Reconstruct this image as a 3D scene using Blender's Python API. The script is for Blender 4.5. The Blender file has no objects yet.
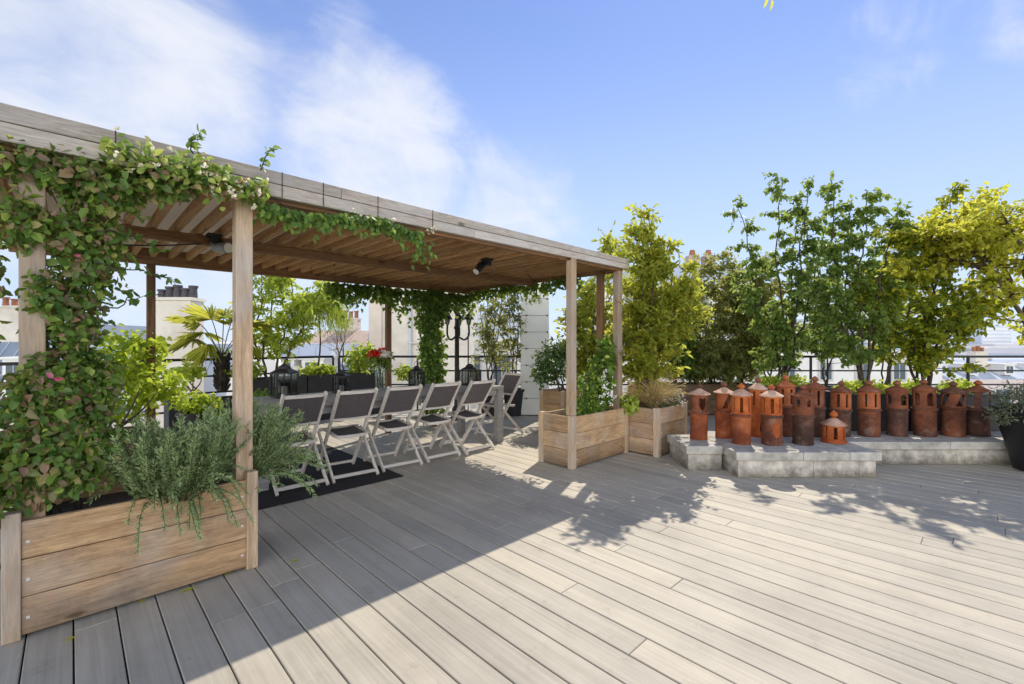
import bpy, math, random
import numpy as np
from mathutils import Vector, Matrix
R = math.radians
scene = bpy.context.scene
C = scene.collection
rnd = random.Random(7)
rng = np.random.default_rng(11)

# ------------------------------------------------------------------ frame of reference
# world X runs along the pergola, world Y along the deck boards; the camera stands at the origin
F, H, HY = 455.0, 1.38, 342.5
CA, SA = math.cos(R(45.93)), math.sin(R(45.93))
def W(d, s, z=0.0):                      # depth ahead of the viewer, metres to the right, height
    return Vector((CA * d + SA * s, SA * d - CA * s, z))
def at(px, py, d):                       # a measured point of the photograph at a known depth
    return W(d, (px - 512) / F * d, H - (py - HY) / F * d)

# ------------------------------------------------------------------ materials
MATS = {}
def newmat(name):
    m = bpy.data.materials.new(name); m.use_nodes = True
    nt = m.node_tree; nt.nodes.clear()
    out = nt.nodes.new('ShaderNodeOutputMaterial')
    MATS[name] = m
    return m, nt, out
def nd(nt, typ, **kw):
    n = nt.nodes.new(typ)
    for k, v in kw.items():
        if k.startswith('_'): setattr(n, k[1:], v)
        else: n.inputs[k].default_value = v
    return n
def lk(nt, a, b): nt.links.new(a, b)
def ramp(nt, stops):
    r = nt.nodes.new('ShaderNodeValToRGB'); e = r.color_ramp.elements
    while len(e) > 1: e.remove(e[-1])
    e[0].position = stops[0][0]; e[0].color = (*stops[0][1], 1)
    for p, c in stops[1:]:
        x = e.new(p); x.color = (*c, 1)
    return r
def mixc(nt, fac, a, b, mode='MIX'):
    m = nt.nodes.new('ShaderNodeMix'); m.data_type = 'RGBA'; m.blend_type = mode
    for key, v in ((0, fac), (6, a), (7, b)):
        if hasattr(v, 'is_output'): lk(nt, v, m.inputs[key])
        elif key == 0: m.inputs[0].default_value = v
        else: m.inputs[key].default_value = (*v, 1)
    return m.outputs[2]
def math_(nt, op, a, b=0.0, clamp=False):
    m = nt.nodes.new('ShaderNodeMath'); m.operation = op; m.use_clamp = clamp
    for i, v in enumerate((a, b)):
        if hasattr(v, 'is_output'): lk(nt, v, m.inputs[i])
        else: m.inputs[i].default_value = v
    return m.outputs[0]
def tint_node(nt):
    a = nt.nodes.new('ShaderNodeAttribute'); a.attribute_name = 'tint'; return a.outputs['Fac']

def wood(name, dark, light, axis, grey=0.0, rough=0.75, board=0.45, scale=1.0, grain=0.35, damp=0.0):
    m, nt, out = newmat(name)
    tc = nd(nt, 'ShaderNodeTexCoord'); t = tint_node(nt)
    off = nd(nt, 'ShaderNodeCombineXYZ')
    tt = math_(nt, 'MULTIPLY', t, 53.0)
    for i in range(3): lk(nt, tt, off.inputs[i])
    add = nd(nt, 'ShaderNodeVectorMath', _operation='ADD')
    lk(nt, tc.outputs['Object'], add.inputs[0]); lk(nt, off.outputs[0], add.inputs[1])
    s = [14.0 * scale] * 3; s['xyz'.index(axis)] = 1.1 * scale
    mp = nd(nt, 'ShaderNodeMapping'); mp.inputs['Scale'].default_value = s
    lk(nt, add.outputs[0], mp.inputs[0])
    n1 = nd(nt, 'ShaderNodeTexNoise', Scale=1.6, Detail=6.0, Roughness=0.65, Distortion=0.9)
    lk(nt, mp.outputs[0], n1.inputs['Vector'])
    n2 = nd(nt, 'ShaderNodeTexNoise', Scale=9.0, Detail=4.0, Roughness=0.7)
    lk(nt, mp.outputs[0], n2.inputs['Vector'])
    n3 = nd(nt, 'ShaderNodeTexNoise', Scale=2.3, Detail=3.0)
    lk(nt, add.outputs[0], n3.inputs['Vector'])
    rp = ramp(nt, [(0.28, dark), (0.5, tuple((a + b) / 2 for a, b in zip(dark, light))), (0.72, light)])
    lk(nt, n1.outputs['Fac'], rp.inputs[0])
    g = ramp(nt, [(0.35, (1 - grain,) * 3), (0.6, (1.05,) * 3)]); lk(nt, n2.outputs['Fac'], g.inputs[0])
    c = mixc(nt, 1.0, rp.outputs[0], g.outputs[0], 'MULTIPLY')
    # weathered grey blotches and knots
    lum = sum(light) / 3
    gr = ramp(nt, [(0.42, (0, 0, 0)), (0.68, (1, 1, 1))]); lk(nt, n3.outputs['Fac'], gr.inputs[0])
    gf = math_(nt, 'MULTIPLY', gr.outputs[0], grey)
    c = mixc(nt, gf, c, (lum * 0.95, lum * 0.93, lum * 0.9))
    ks = [5.5] * 3; ks['xyz'.index(axis)] = 2.2
    mk = nd(nt, 'ShaderNodeMapping'); mk.inputs['Scale'].default_value = ks
    lk(nt, add.outputs[0], mk.inputs[0])
    vo = nd(nt, 'ShaderNodeTexVoronoi', Scale=1.0); lk(nt, mk.outputs[0], vo.inputs['Vector'])
    kn = ramp(nt, [(0.05, (0.3, 0.25, 0.2)), (0.11, (1, 1, 1))]); lk(nt, vo.outputs['Distance'], kn.inputs[0])
    c = mixc(nt, 0.8, c, kn.outputs[0], 'MULTIPLY')
    br = math_(nt, 'ADD', math_(nt, 'MULTIPLY', t, board), 1.0 - board / 2)
    cb = nd(nt, 'ShaderNodeCombineColor')
    for i in range(3): lk(nt, br, cb.inputs[i])
    c = mixc(nt, 1.0, c, cb.outputs[0], 'MULTIPLY')
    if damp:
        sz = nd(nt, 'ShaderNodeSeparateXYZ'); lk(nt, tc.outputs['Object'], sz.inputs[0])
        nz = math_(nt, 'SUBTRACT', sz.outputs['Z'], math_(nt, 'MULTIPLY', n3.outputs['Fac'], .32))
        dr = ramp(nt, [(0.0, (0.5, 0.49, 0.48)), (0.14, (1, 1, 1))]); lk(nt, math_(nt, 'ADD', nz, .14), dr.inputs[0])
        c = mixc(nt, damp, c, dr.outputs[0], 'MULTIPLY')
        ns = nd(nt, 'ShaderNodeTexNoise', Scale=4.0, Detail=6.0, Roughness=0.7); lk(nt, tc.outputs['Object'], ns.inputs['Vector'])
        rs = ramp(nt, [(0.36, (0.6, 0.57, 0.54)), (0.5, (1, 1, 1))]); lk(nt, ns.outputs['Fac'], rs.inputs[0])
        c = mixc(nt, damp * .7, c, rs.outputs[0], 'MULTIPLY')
    b = nd(nt, 'ShaderNodeBsdfPrincipled', Roughness=rough)
    b.inputs['Specular IOR Level'].default_value = 0.25
    lk(nt, c, b.inputs['Base Color'])
    bp = nd(nt, 'ShaderNodeBump', Strength=0.25, Distance=0.004); lk(nt, n2.outputs['Fac'], bp.inputs['Height'])
    lk(nt, bp.outputs[0], b.inputs['Normal']); lk(nt, b.outputs[0], out.inputs[0])
    return m

def plain(name, col, rough=0.6, var=0.25, scale=6.0, bump=0.0, metal=0.0, spec=0.4, col2=None, tintvar=0.0, detail=5.0, bscale=None, dirt=0.0):
    m, nt, out = newmat(name)
    tc = nd(nt, 'ShaderNodeTexCoord')
    n = nd(nt, 'ShaderNodeTexNoise', Scale=scale, Detail=detail, Roughness=0.65)
    lk(nt, tc.outputs['Object'], n.inputs['Vector'])
    c2 = col2 or tuple(x * (1 - var) for x in col)
    rp = ramp(nt, [(0.3, c2), (0.65, col)]); lk(nt, n.outputs['Fac'], rp.inputs[0])
    c = rp.outputs[0]
    if tintvar:
        t = tint_node(nt)
        br = math_(nt, 'ADD', math_(nt, 'MULTIPLY', t, tintvar), 1.0 - tintvar / 2)
        cb = nd(nt, 'ShaderNodeCombineColor')
        for i in range(3): lk(nt, br, cb.inputs[i])
        c = mixc(nt, 1.0, c, cb.outputs[0], 'MULTIPLY')
    if dirt:
        sz = nd(nt, 'ShaderNodeSeparateXYZ'); lk(nt, tc.outputs['Object'], sz.inputs[0])
        nb_ = nd(nt, 'ShaderNodeTexNoise', Scale=9.0, Detail=6.0, Roughness=0.7); lk(nt, tc.outputs['Object'], nb_.inputs['Vector'])
        h_ = math_(nt, 'SUBTRACT', math_(nt, 'ADD', sz.outputs['Z'], .14), math_(nt, 'MULTIPLY', nb_.outputs['Fac'], .3))
        dr = ramp(nt, [(0.0, (0.38, 0.37, 0.33)), (0.10, (1, 1, 1))]); lk(nt, h_, dr.inputs[0])
        c = mixc(nt, dirt, c, dr.outputs[0], 'MULTIPLY')
    b = nd(nt, 'ShaderNodeBsdfPrincipled', Roughness=rough, Metallic=metal)
    b.inputs['Specular IOR Level'].default_value = spec
    lk(nt, c, b.inputs['Base Color'])
    if bump:
        n2 = nd(nt, 'ShaderNodeTexNoise', Scale=bscale or scale * 6, Detail=4.0); lk(nt, tc.outputs['Object'], n2.inputs['Vector'])
        bp = nd(nt, 'ShaderNodeBump', Strength=bump, Distance=0.01); lk(nt, n2.outputs['Fac'], bp.inputs['Height'])
        lk(nt, bp.outputs[0], b.inputs['Normal'])
    lk(nt, b.outputs[0], out.inputs[0])
    return m

def leafmat(name, cols, trans=(0.35, 0.42, 0.05), tf=0.4, rough=0.45, spec=0.35):
    m, nt, out = newmat(name)
    t = tint_node(nt)
    n = len(cols)
    rp = ramp(nt, [(i / max(1, n - 1), c) for i, c in enumerate(cols)]); lk(nt, t, rp.inputs[0])
    b = nd(nt, 'ShaderNodeBsdfPrincipled', Roughness=rough)
    b.inputs['Specular IOR Level'].default_value = spec
    lk(nt, rp.outputs[0], b.inputs['Base Color'])
    tr = nd(nt, 'ShaderNodeBsdfTranslucent')
    tcol = mixc(nt, 0.55, rp.outputs[0], trans)
    lk(nt, tcol, tr.inputs['Color'])
    mx = nd(nt, 'ShaderNodeMixShader', Fac=tf)
    lk(nt, b.outputs[0], mx.inputs[1]); lk(nt, tr.outputs[0], mx.inputs[2]); lk(nt, mx.outputs[0], out.inputs[0])
    return m

# deck composite
def deckmat():
    m, nt, out = newmat('composite_deck')
    tc = nd(nt, 'ShaderNodeTexCoord'); t = tint_node(nt)
    off = nd(nt, 'ShaderNodeCombineXYZ'); tt = math_(nt, 'MULTIPLY', t, 91.0)
    lk(nt, tt, off.inputs[1])
    add = nd(nt, 'ShaderNodeVectorMath', _operation='ADD')
    lk(nt, tc.outputs['Object'], add.inputs[0]); lk(nt, off.outputs[0], add.inputs[1])
    mp = nd(nt, 'ShaderNodeMapping'); mp.inputs['Scale'].default_value = (60, 1.3, 20); lk(nt, add.outputs[0], mp.inputs[0])
    n1 = nd(nt, 'ShaderNodeTexNoise', Scale=1.0, Detail=5.0, Roughness=0.6); lk(nt, mp.outputs[0], n1.inputs['Vector'])
    mp2 = nd(nt, 'ShaderNodeMapping'); mp2.inputs['Scale'].default_value = (11, 0.5, 4); lk(nt, add.outputs[0], mp2.inputs[0])
    n2 = nd(nt, 'ShaderNodeTexNoise', Scale=1.0, Detail=4.0, Roughness=0.6); lk(nt, mp2.outputs[0], n2.inputs['Vector'])
    n3 = nd(nt, 'ShaderNodeTexNoise', Scale=0.9, Detail=6.0, Roughness=0.65); lk(nt, tc.outputs['Object'], n3.inputs['Vector'])
    r1 = ramp(nt, [(0.3, (0.42, 0.389, 0.325)), (0.5, (0.475, 0.443, 0.374)), (0.72, (0.525, 0.49, 0.416))]); lk(nt, n1.outputs['Fac'], r1.inputs[0])
    r2 = ramp(nt, [(0.3, (0.87, 0.87, 0.87)), (0.7, (1.05, 1.045, 1.03))]); lk(nt, n2.outputs['Fac'], r2.inputs[0])
    c = mixc(nt, 1.0, r1.outputs[0], r2.outputs[0], 'MULTIPLY')
    r3 = ramp(nt, [(0.32, (0.78, 0.78, 0.79)), (0.55, (1, 1, 1))]); lk(nt, n3.outputs['Fac'], r3.inputs[0])
    c = mixc(nt, 1.0, c, r3.outputs[0], 'MULTIPLY')
    n4 = nd(nt, 'ShaderNodeTexNoise', Scale=7.0, Detail=7.0, Roughness=0.75); lk(nt, tc.outputs['Object'], n4.inputs['Vector'])
    r4 = ramp(nt, [(0.3, (0.72, 0.7, 0.68)), (0.42, (1, 1, 1))]); lk(nt, n4.outputs['Fac'], r4.inputs[0])
    c = mixc(nt, 0.7, c, r4.outputs[0], 'MULTIPLY')
    rt = ramp(nt, [(0.0, (0.88, 0.875, 0.87)), (0.5, (1, 0.99, 0.975)), (1.0, (1.07, 1.045, 1.0))]); lk(nt, t, rt.inputs[0])
    c = mixc(nt, 1.0, c, rt.outputs[0], 'MULTIPLY')
    b = nd(nt, 'ShaderNodeBsdfPrincipled', Roughness=0.62); b.inputs['Specular IOR Level'].default_value = 0.3
    lk(nt, c, b.inputs['Base Color'])
    bp = nd(nt, 'ShaderNodeBump', Strength=0.3, Distance=0.003); lk(nt, n1.outputs['Fac'], bp.inputs['Height'])
    lk(nt, bp.outputs[0], b.inputs['Normal']); lk(nt, b.outputs[0], out.inputs[0])
    return m

def terracotta(name, lo, mid, hi, grey=(0.55, 0.5, 0.45), gf=0.25):
    m, nt, out = newmat(name)
    tc = nd(nt, 'ShaderNodeTexCoord')
    oi = nd(nt, 'ShaderNodeObjectInfo')
    sc = nd(nt, 'ShaderNodeVectorMath', _operation='ADD'); cmb = nd(nt, 'ShaderNodeCombineXYZ')
    rr = math_(nt, 'MULTIPLY', oi.outputs['Random'], 40.0)
    for i in range(3): lk(nt, rr, cmb.inputs[i])
    lk(nt, tc.outputs['Object'], sc.inputs[0]); lk(nt, cmb.outputs[0], sc.inputs[1])
    n = nd(nt, 'ShaderNodeTexNoise', Scale=5.0, Detail=8.0, Roughness=0.7); lk(nt, sc.outputs[0], n.inputs['Vector'])
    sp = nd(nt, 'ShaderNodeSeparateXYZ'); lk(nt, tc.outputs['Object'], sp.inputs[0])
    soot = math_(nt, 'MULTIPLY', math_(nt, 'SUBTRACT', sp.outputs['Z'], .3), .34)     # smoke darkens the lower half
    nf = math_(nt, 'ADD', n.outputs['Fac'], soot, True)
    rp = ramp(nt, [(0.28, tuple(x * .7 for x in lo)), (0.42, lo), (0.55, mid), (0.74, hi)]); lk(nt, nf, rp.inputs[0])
    n2 = nd(nt, 'ShaderNodeTexNoise', Scale=9.0, Detail=6.0, Roughness=0.6); lk(nt, sc.outputs[0], n2.inputs['Vector'])
    r2 = ramp(nt, [(0.55, (0, 0, 0)), (0.8, (1, 1, 1))]); lk(nt, n2.outputs['Fac'], r2.inputs[0])
    g = math_(nt, 'MULTIPLY', r2.outputs[0], gf)
    c = mixc(nt, g, rp.outputs[0], grey)
    b = nd(nt, 'ShaderNodeBsdfPrincipled', Roughness=0.8); b.inputs['Specular IOR Level'].default_value = 0.25
    lk(nt, c, b.inputs['Base Color'])
    bp = nd(nt, 'ShaderNodeBump', Strength=0.15, Distance=0.004); lk(nt, n2.outputs['Fac'], bp.inputs['Height'])
    lk(nt, bp.outputs[0], b.inputs['Normal']); lk(nt, b.outputs[0], out.inputs[0])
    return m

def glassmat(name, col=(0.9, 0.95, 0.93), tf=0.8):
    m, nt, out = newmat(name)
    tr = nd(nt, 'ShaderNodeBsdfTransparent'); tr.inputs[0].default_value = (*col, 1)
    gl = nd(nt, 'ShaderNodeBsdfGlossy', Roughness=0.05)
    mx = nd(nt, 'ShaderNodeMixShader', Fac=1 - tf)
    lk(nt, tr.outputs[0], mx.inputs[1]); lk(nt, gl.outputs[0], mx.inputs[2]); lk(nt, mx.outputs[0], out.inputs[0])
    return m

M_deck = deckmat()
TAN_D, TAN_L = (0.35, 0.21, 0.105), (0.62, 0.42, 0.235)
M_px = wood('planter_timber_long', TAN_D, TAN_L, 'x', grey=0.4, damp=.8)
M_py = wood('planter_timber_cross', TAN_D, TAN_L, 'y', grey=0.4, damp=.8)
M_pz = wood('post_timber', (0.33, 0.225, 0.14), (0.60, 0.44, 0.285), 'z', grey=0.5, grain=0.25)
M_fas = wood('fascia_timber', (0.37, 0.32, 0.265), (0.60, 0.535, 0.455), 'x', grey=0.5)
M_raf = wood('rafter_timber', (0.34, 0.18, 0.075), (0.66, 0.40, 0.185), 'y', grey=0.1)
M_beam = wood('beam_timber', (0.20, 0.10, 0.045), (0.40, 0.22, 0.10), 'x', grey=0.1)
M_postb = wood('brown_post_timber', (0.13, 0.07, 0.035), (0.26, 0.15, 0.08), 'z', grey=0.1)
M_trough = wood('trough_timber', (0.10, 0.065, 0.035), (0.22, 0.14, 0.08), 'x', grey=0.2)
M_chx = wood('chair_rail_timber', (0.46, 0.41, 0.35), (0.74, 0.68, 0.61), 'x', grey=0.4, grain=0.2)
M_chy = wood('chair_leg_timber', (0.46, 0.41, 0.35), (0.74, 0.68, 0.61), 'z', grey=0.4, grain=0.2)
M_table = wood('table_timber', (0.25, 0.235, 0.225), (0.40, 0.385, 0.37), 'x', grey=0.4, grain=0.2)
def roofmat():
    m, nt, out = newmat('roof_sheet')
    b = nd(nt, 'ShaderNodeBsdfDiffuse'); b.inputs[0].default_value = (0.72, 0.7, 0.67, 1)
    t = nd(nt, 'ShaderNodeBsdfTranslucent'); t.inputs[0].default_value = (0.55, 0.5, 0.42, 1)
    mx = nd(nt, 'ShaderNodeMixShader', Fac=0.38)
    lk(nt, b.outputs[0], mx.inputs[1]); lk(nt, t.outputs[0], mx.inputs[2]); lk(nt, mx.outputs[0], out.inputs[0])
    return m
M_roof = roofmat()
M_black = plain('black_metal', (0.015, 0.015, 0.017), rough=0.45, var=0.3)
M_dark = plain('dark_planter_resin', (0.03, 0.03, 0.034), rough=0.6, var=0.4, tintvar=0.5)
M_grey = plain('grey_metal', (0.22, 0.22, 0.22), rough=0.4)
M_nail = plain('zinc_nail', (0.7, 0.7, 0.7), rough=0.4, var=.2)
M_lens = plain('lamp_face', (0.8, 0.78, 0.7), rough=0.3, var=0.05)
M_fabric = plain('charcoal_sling_fabric', (0.12, 0.105, 0.108), rough=0.9, var=0.25, scale=30, bump=0.1)
M_rug = plain('dark_rug', (0.022, 0.021, 0.023), rough=0.95, var=0.4, scale=9, bump=0.3)
M_soil = plain('potting_soil', (0.05, 0.035, 0.022), rough=0.95, var=0.6, scale=30, bump=0.5)
M_stone = plain('pale_stone_slab', (0.54, 0.52, 0.47), rough=0.85, col2=(0.27, 0.26, 0.23), scale=6.0, bump=0.4, bscale=40, tintvar=0.15)
M_stoneb = plain('stone_base', (0.60, 0.56, 0.49), rough=0.9, col2=(0.25, 0.235, 0.21), scale=7.0, bump=0.7, bscale=24, tintvar=0.35, dirt=.9)
M_bark = plain('bark', (0.13, 0.095, 0.065), rough=0.9, var=0.5, scale=25, bump=0.4)
M_barkd = plain('dark_bark', (0.07, 0.055, 0.042), rough=0.9, var=0.5, scale=25, bump=0.4)
M_stem = plain('green_stem', (0.10, 0.09, 0.04), rough=0.8, var=0.4, scale=20)
M_glass = glassmat('clear_glass')
M_dglass = glassmat('smoked_glass', (0.5, 0.52, 0.52), 0.85)
M_white = plain('white_panel', (0.78, 0.79, 0.74), rough=0.55, var=0.08, scale=2.0)
M_seam = plain('panel_seam', (0.12, 0.11, 0.10), rough=0.7)
M_dirtyw = plain('candle_wax', (0.8, 0.77, 0.68), rough=0.5, var=0.05)
M_cream = plain('cream_render', (0.74, 0.69, 0.59), rough=0.9, col2=(0.55, 0.50, 0.43), scale=0.9, detail=9.0, bump=0.1)
M_pinkw = plain('pale_pink_render', (0.66, 0.58, 0.50), rough=0.9, col2=(0.5, 0.43, 0.36), scale=0.6)
M_wwall = plain('white_render', (0.80, 0.79, 0.76), rough=0.9, col2=(0.66, 0.645, 0.61), scale=0.8, detail=9.0)
M_zinc = plain('zinc_roof', (0.50, 0.56, 0.64), rough=0.5, var=0.15, scale=0.5)
M_slate = plain('slate_roof', (0.25, 0.30, 0.37), rough=0.6, var=0.25, scale=1.0)
M_tile = plain('clay_tile_roof', (0.52, 0.40, 0.33), rough=0.85, var=0.25, scale=3.0, bump=.3)  # tile paled, with distance haze put into the colour
M_window = plain('window_glass', (0.10, 0.13, 0.16), rough=0.15, var=0.3, scale=0.5, spec=0.6)
M_wframe = plain('window_frame', (0.55, 0.55, 0.53), rough=0.6, var=0.05)
M_cpot = plain('chimney_clay', (0.40, 0.17, 0.09), rough=0.8, var=0.4, scale=3.0)
M_cpotd = plain('sooty_clay', (0.10, 0.09, 0.10), rough=0.8, var=0.4, scale=3.0)
HAZE = [plain('hazed_far_wall_%s' % k, c, rough=0.9, var=0.08, scale=0.05) for k, c in
        (('white', (0.78, 0.79, 0.80)), ('blue', (0.60, 0.66, 0.74)), ('pink', (0.68, 0.58, 0.55)), ('beige', (0.72, 0.67, 0.60)))]  # paled, bluish tones: distance haze is put into the wall colours
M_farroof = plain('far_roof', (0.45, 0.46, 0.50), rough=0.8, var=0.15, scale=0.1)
M_ground = plain('city_ground', (0.34, 0.36, 0.36), rough=0.95, col2=(0.22, 0.26, 0.2), scale=0.02)
M_under = plain('deck_shadow_gap', (0.02, 0.019, 0.018), rough=0.95)
M_terr = plain('terrace_render', (0.55, 0.53, 0.5), rough=0.9)

G_climb = leafmat('climber_leaf', [(0.035, 0.085, 0.025), (0.13, 0.26, 0.05), (0.07, 0.16, 0.035), (0.28, 0.42, 0.07), (0.10, 0.20, 0.05), (0.22, 0.27, 0.11), (0.42, 0.22, 0.19), (0.42, 0.52, 0.10)], trans=(0.6, 0.7, 0.14), tf=0.42)
G_ivy = leafmat('ivy_leaf', [(0.042, 0.102, 0.024), (0.084, 0.168, 0.036), (0.144, 0.252, 0.048), (0.228, 0.336, 0.060)], trans=(0.5, 0.62, 0.08), tf=0.45)
G_rose = leafmat('rosemary_leaf', [(0.13, 0.21, 0.085), (0.25, 0.36, 0.145), (0.38, 0.48, 0.23)], trans=(0.2, 0.3, 0.1), tf=0.2)
G_yel = leafmat('yellow_green_leaf', [(0.12, 0.18, 0.025), (0.24, 0.28, 0.035), (0.40, 0.39, 0.05), (0.20, 0.25, 0.03)], trans=(0.88, 0.90, 0.14), tf=0.6)
G_gold = leafmat('golden_leaf', [(0.24, 0.30, 0.035), (0.44, 0.46, 0.05), (0.56, 0.53, 0.06)], trans=(0.95, 0.93, 0.12), tf=0.6)
G_green = leafmat('maple_leaf', [(0.07, 0.13, 0.03), (0.12, 0.20, 0.045), (0.20, 0.29, 0.06)], trans=(0.62, 0.74, 0.16), tf=0.55)
G_mix = leafmat('turning_leaf', [(0.06, 0.12, 0.016), (0.12, 0.19, 0.02), (0.24, 0.27, 0.025), (0.40, 0.36, 0.03)], trans=(0.75, 0.80, 0.06), tf=0.52)
G_olive = leafmat('olive_green_leaf', [(0.11, 0.14, 0.045), (0.18, 0.21, 0.06), (0.28, 0.29, 0.09)], trans=(0.8, 0.78, 0.2), tf=0.55)
G_dark = leafmat('dark_shrub_leaf', [(0.035, 0.083, 0.029), (0.072, 0.142, 0.043), (0.118, 0.213, 0.060)], tf=0.2)
G_lime = leafmat('lime_leaf', [(0.20, 0.30, 0.03), (0.34, 0.44, 0.05), (0.48, 0.54, 0.08)], trans=(0.85, 0.95, 0.15), tf=0.55)
G_fresh = leafmat('fresh_shrub_leaf', [(0.13, 0.22, 0.02), (0.25, 0.36, 0.03), (0.40, 0.47, 0.05)], trans=(0.8, 0.92, 0.09), tf=0.55)
G_palm = leafmat('palm_leaf', [(0.26, 0.30, 0.04), (0.44, 0.44, 0.06)], trans=(0.95, 0.92, 0.15), tf=0.58)
G_grass = leafmat('feather_grass', [(0.55, 0.43, 0.18), (0.72, 0.58, 0.28), (0.80, 0.68, 0.40)], trans=(0.9, 0.72, 0.35), tf=0.5)
G_red = leafmat('red_petal', [(0.55, 0.01, 0.01), (0.75, 0.03, 0.02)], trans=(0.8, 0.05, 0.03), tf=0.3)
G_whitep = leafmat('white_petal', [(0.75, 0.72, 0.66), (0.85, 0.84, 0.8)], trans=(0.9, 0.88, 0.8), tf=0.3)
G_pink = leafmat('pink_petal', [(0.5, 0.06, 0.14), (0.66, 0.2, 0.30), (0.84, 0.80, 0.62)], trans=(0.85, 0.7, 0.5), tf=0.3)
G_grey = leafmat('grey_green_leaf', [(0.09, 0.12, 0.07), (0.15, 0.18, 0.11), (0.2, 0.22, 0.14)], trans=(0.3, 0.34, 0.14), tf=0.3)
G_rusty = leafmat('rusty_bud', [(0.25, 0.14, 0.09), (0.42, 0.26, 0.18)], trans=(0.6, 0.35, 0.25), tf=0.4)

T_org = terracotta('bright_terracotta', (0.312, 0.070, 0.018), (0.459, 0.123, 0.031), (0.541, 0.172, 0.049), gf=.12)  # bright orange puts the sunlit look of some pots into the colour
T_mid = terracotta('worn_terracotta', (0.203, 0.051, 0.020), (0.328, 0.098, 0.035), (0.406, 0.140, 0.058), gf=.15)
T_brn = terracotta('brown_terracotta', (0.102, 0.037, 0.021), (0.184, 0.061, 0.030), (0.254, 0.094, 0.045), gf=0.2)
T_drk = terracotta('sooty_terracotta', (0.06, 0.03, 0.022), (0.12, 0.052, 0.034), (0.19, 0.085, 0.05), gf=0.22)
T_pale = terracotta('sunlit_pale_terracotta', (0.34, 0.19, 0.13), (0.52, 0.33, 0.24), (0.60, 0.44, 0.34))  # pale tone puts the sunlit cap tops into the colour

# ------------------------------------------------------------------ mesh builder
class MB:
    def __init__(s): s.v = []; s.f = []; s.t = []
    def add(s, vs, fs, tint=None):
        k = len(s.v); s.v += [tuple(v) for v in vs]; s.f += [tuple(i + k for i in f) for f in fs]
        t = rnd.random() if tint is None else tint
        s.t += [t] * len(vs); return s
    def box(s, x0, x1, y0, y1, z0, z1, tint=None):
        vs = [(x, y, z) for z in (z0, z1) for y in (y0, y1) for x in (x0, x1)]
        return s.add(vs, [(0, 2, 3, 1), (4, 5, 7, 6), (0, 1, 5, 4), (1, 3, 7, 5), (3, 2, 6, 7), (2, 0, 4, 6)], tint)
    def obox(s, p, ax, ay, az, tint=None):     # centre, three half-axis vectors
        p = Vector(p)
        vs = [p + ax * i + ay * j + az * k for k in (-1, 1) for j in (-1, 1) for i in (-1, 1)]
        return s.add(vs, [(0, 2, 3, 1), (4, 5, 7, 6), (0, 1, 5, 4), (1, 3, 7, 5), (3, 2, 6, 7), (2, 0, 4, 6)], tint)
    def bar(s, p, q, w, h, side=None, tint=None):   # rectangular stick from p to q
        p, q = Vector(p), Vector(q); d = q - p
        side = Vector(side) if side is not None else Vector((1, 0, 0))
        u = (side - d * (side.dot(d) / d.length_squared)).normalized(); n = d.normalized().cross(u)
        return s.obox((p + q) / 2, u * (w / 2), n * (h / 2), d / 2, tint)
    def prism(s, poly, z0, z1, tint=None):
        n = len(poly); vs = [(x, y, z0) for x, y in poly] + [(x, y, z1) for x, y in poly]
        fs = [tuple(range(n - 1, -1, -1)), tuple(range(n, 2 * n))] + [(i, (i + 1) % n, (i + 1) % n + n, i + n) for i in range(n)]
        return s.add(vs, fs, tint)
    def tube(s, pts, rad, n=6, tint=None):
        pts = [Vector(p) for p in pts]; m = len(pts)
        if not hasattr(rad, '__len__'): rad = [rad] * m
        vs = []; prev = None
        for i, p in enumerate(pts):
            d = (pts[min(i + 1, m - 1)] - pts[max(i - 1, 0)])
            if d.length < 1e-9: d = Vector((0, 0, 1))
            d.normalize()
            a = prev if prev is not None else Vector((1, 0, 0)) if abs(d.x) < 0.8 else Vector((0, 1, 0))
            a = a - d * a.dot(d)
            if a.length < 1e-6: a = d.orthogonal()
            a.normalize(); b = d.cross(a); prev = a
            for k in range(n):
                th = 2 * math.pi * k / n
                vs.append(p + (a * math.cos(th) + b * math.sin(th)) * rad[i])
        fs = [(i * n + k, i * n + (k + 1) % n, (i + 1) * n + (k + 1) % n, (i + 1) * n + k) for i in range(m - 1) for k in range(n)]
        fs += [tuple(range(n - 1, -1, -1)), tuple((m - 1) * n + k for k in range(n))]
        return s.add(vs, fs, tint)
    def lathe(s, prof, n=24, c=(0, 0, 0), tint=None, squash=1.0):
        vs = []
        for r, z in prof:
            for k in range(n):
                th = 2 * math.pi * k / n
                vs.append((c[0] + r * math.cos(th), c[1] + r * math.sin(th) * squash, c[2] + z))
        m = len(prof)
        fs = [(i * n + k, i * n + (k + 1) % n, (i + 1) * n + (k + 1) % n, (i + 1) * n + k) for i in range(m - 1) for k in range(n)]
        fs += [tuple(range(n - 1, -1, -1)), tuple((m - 1) * n + k for k in range(n))]
        return s.add(vs, fs, tint)

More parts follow.
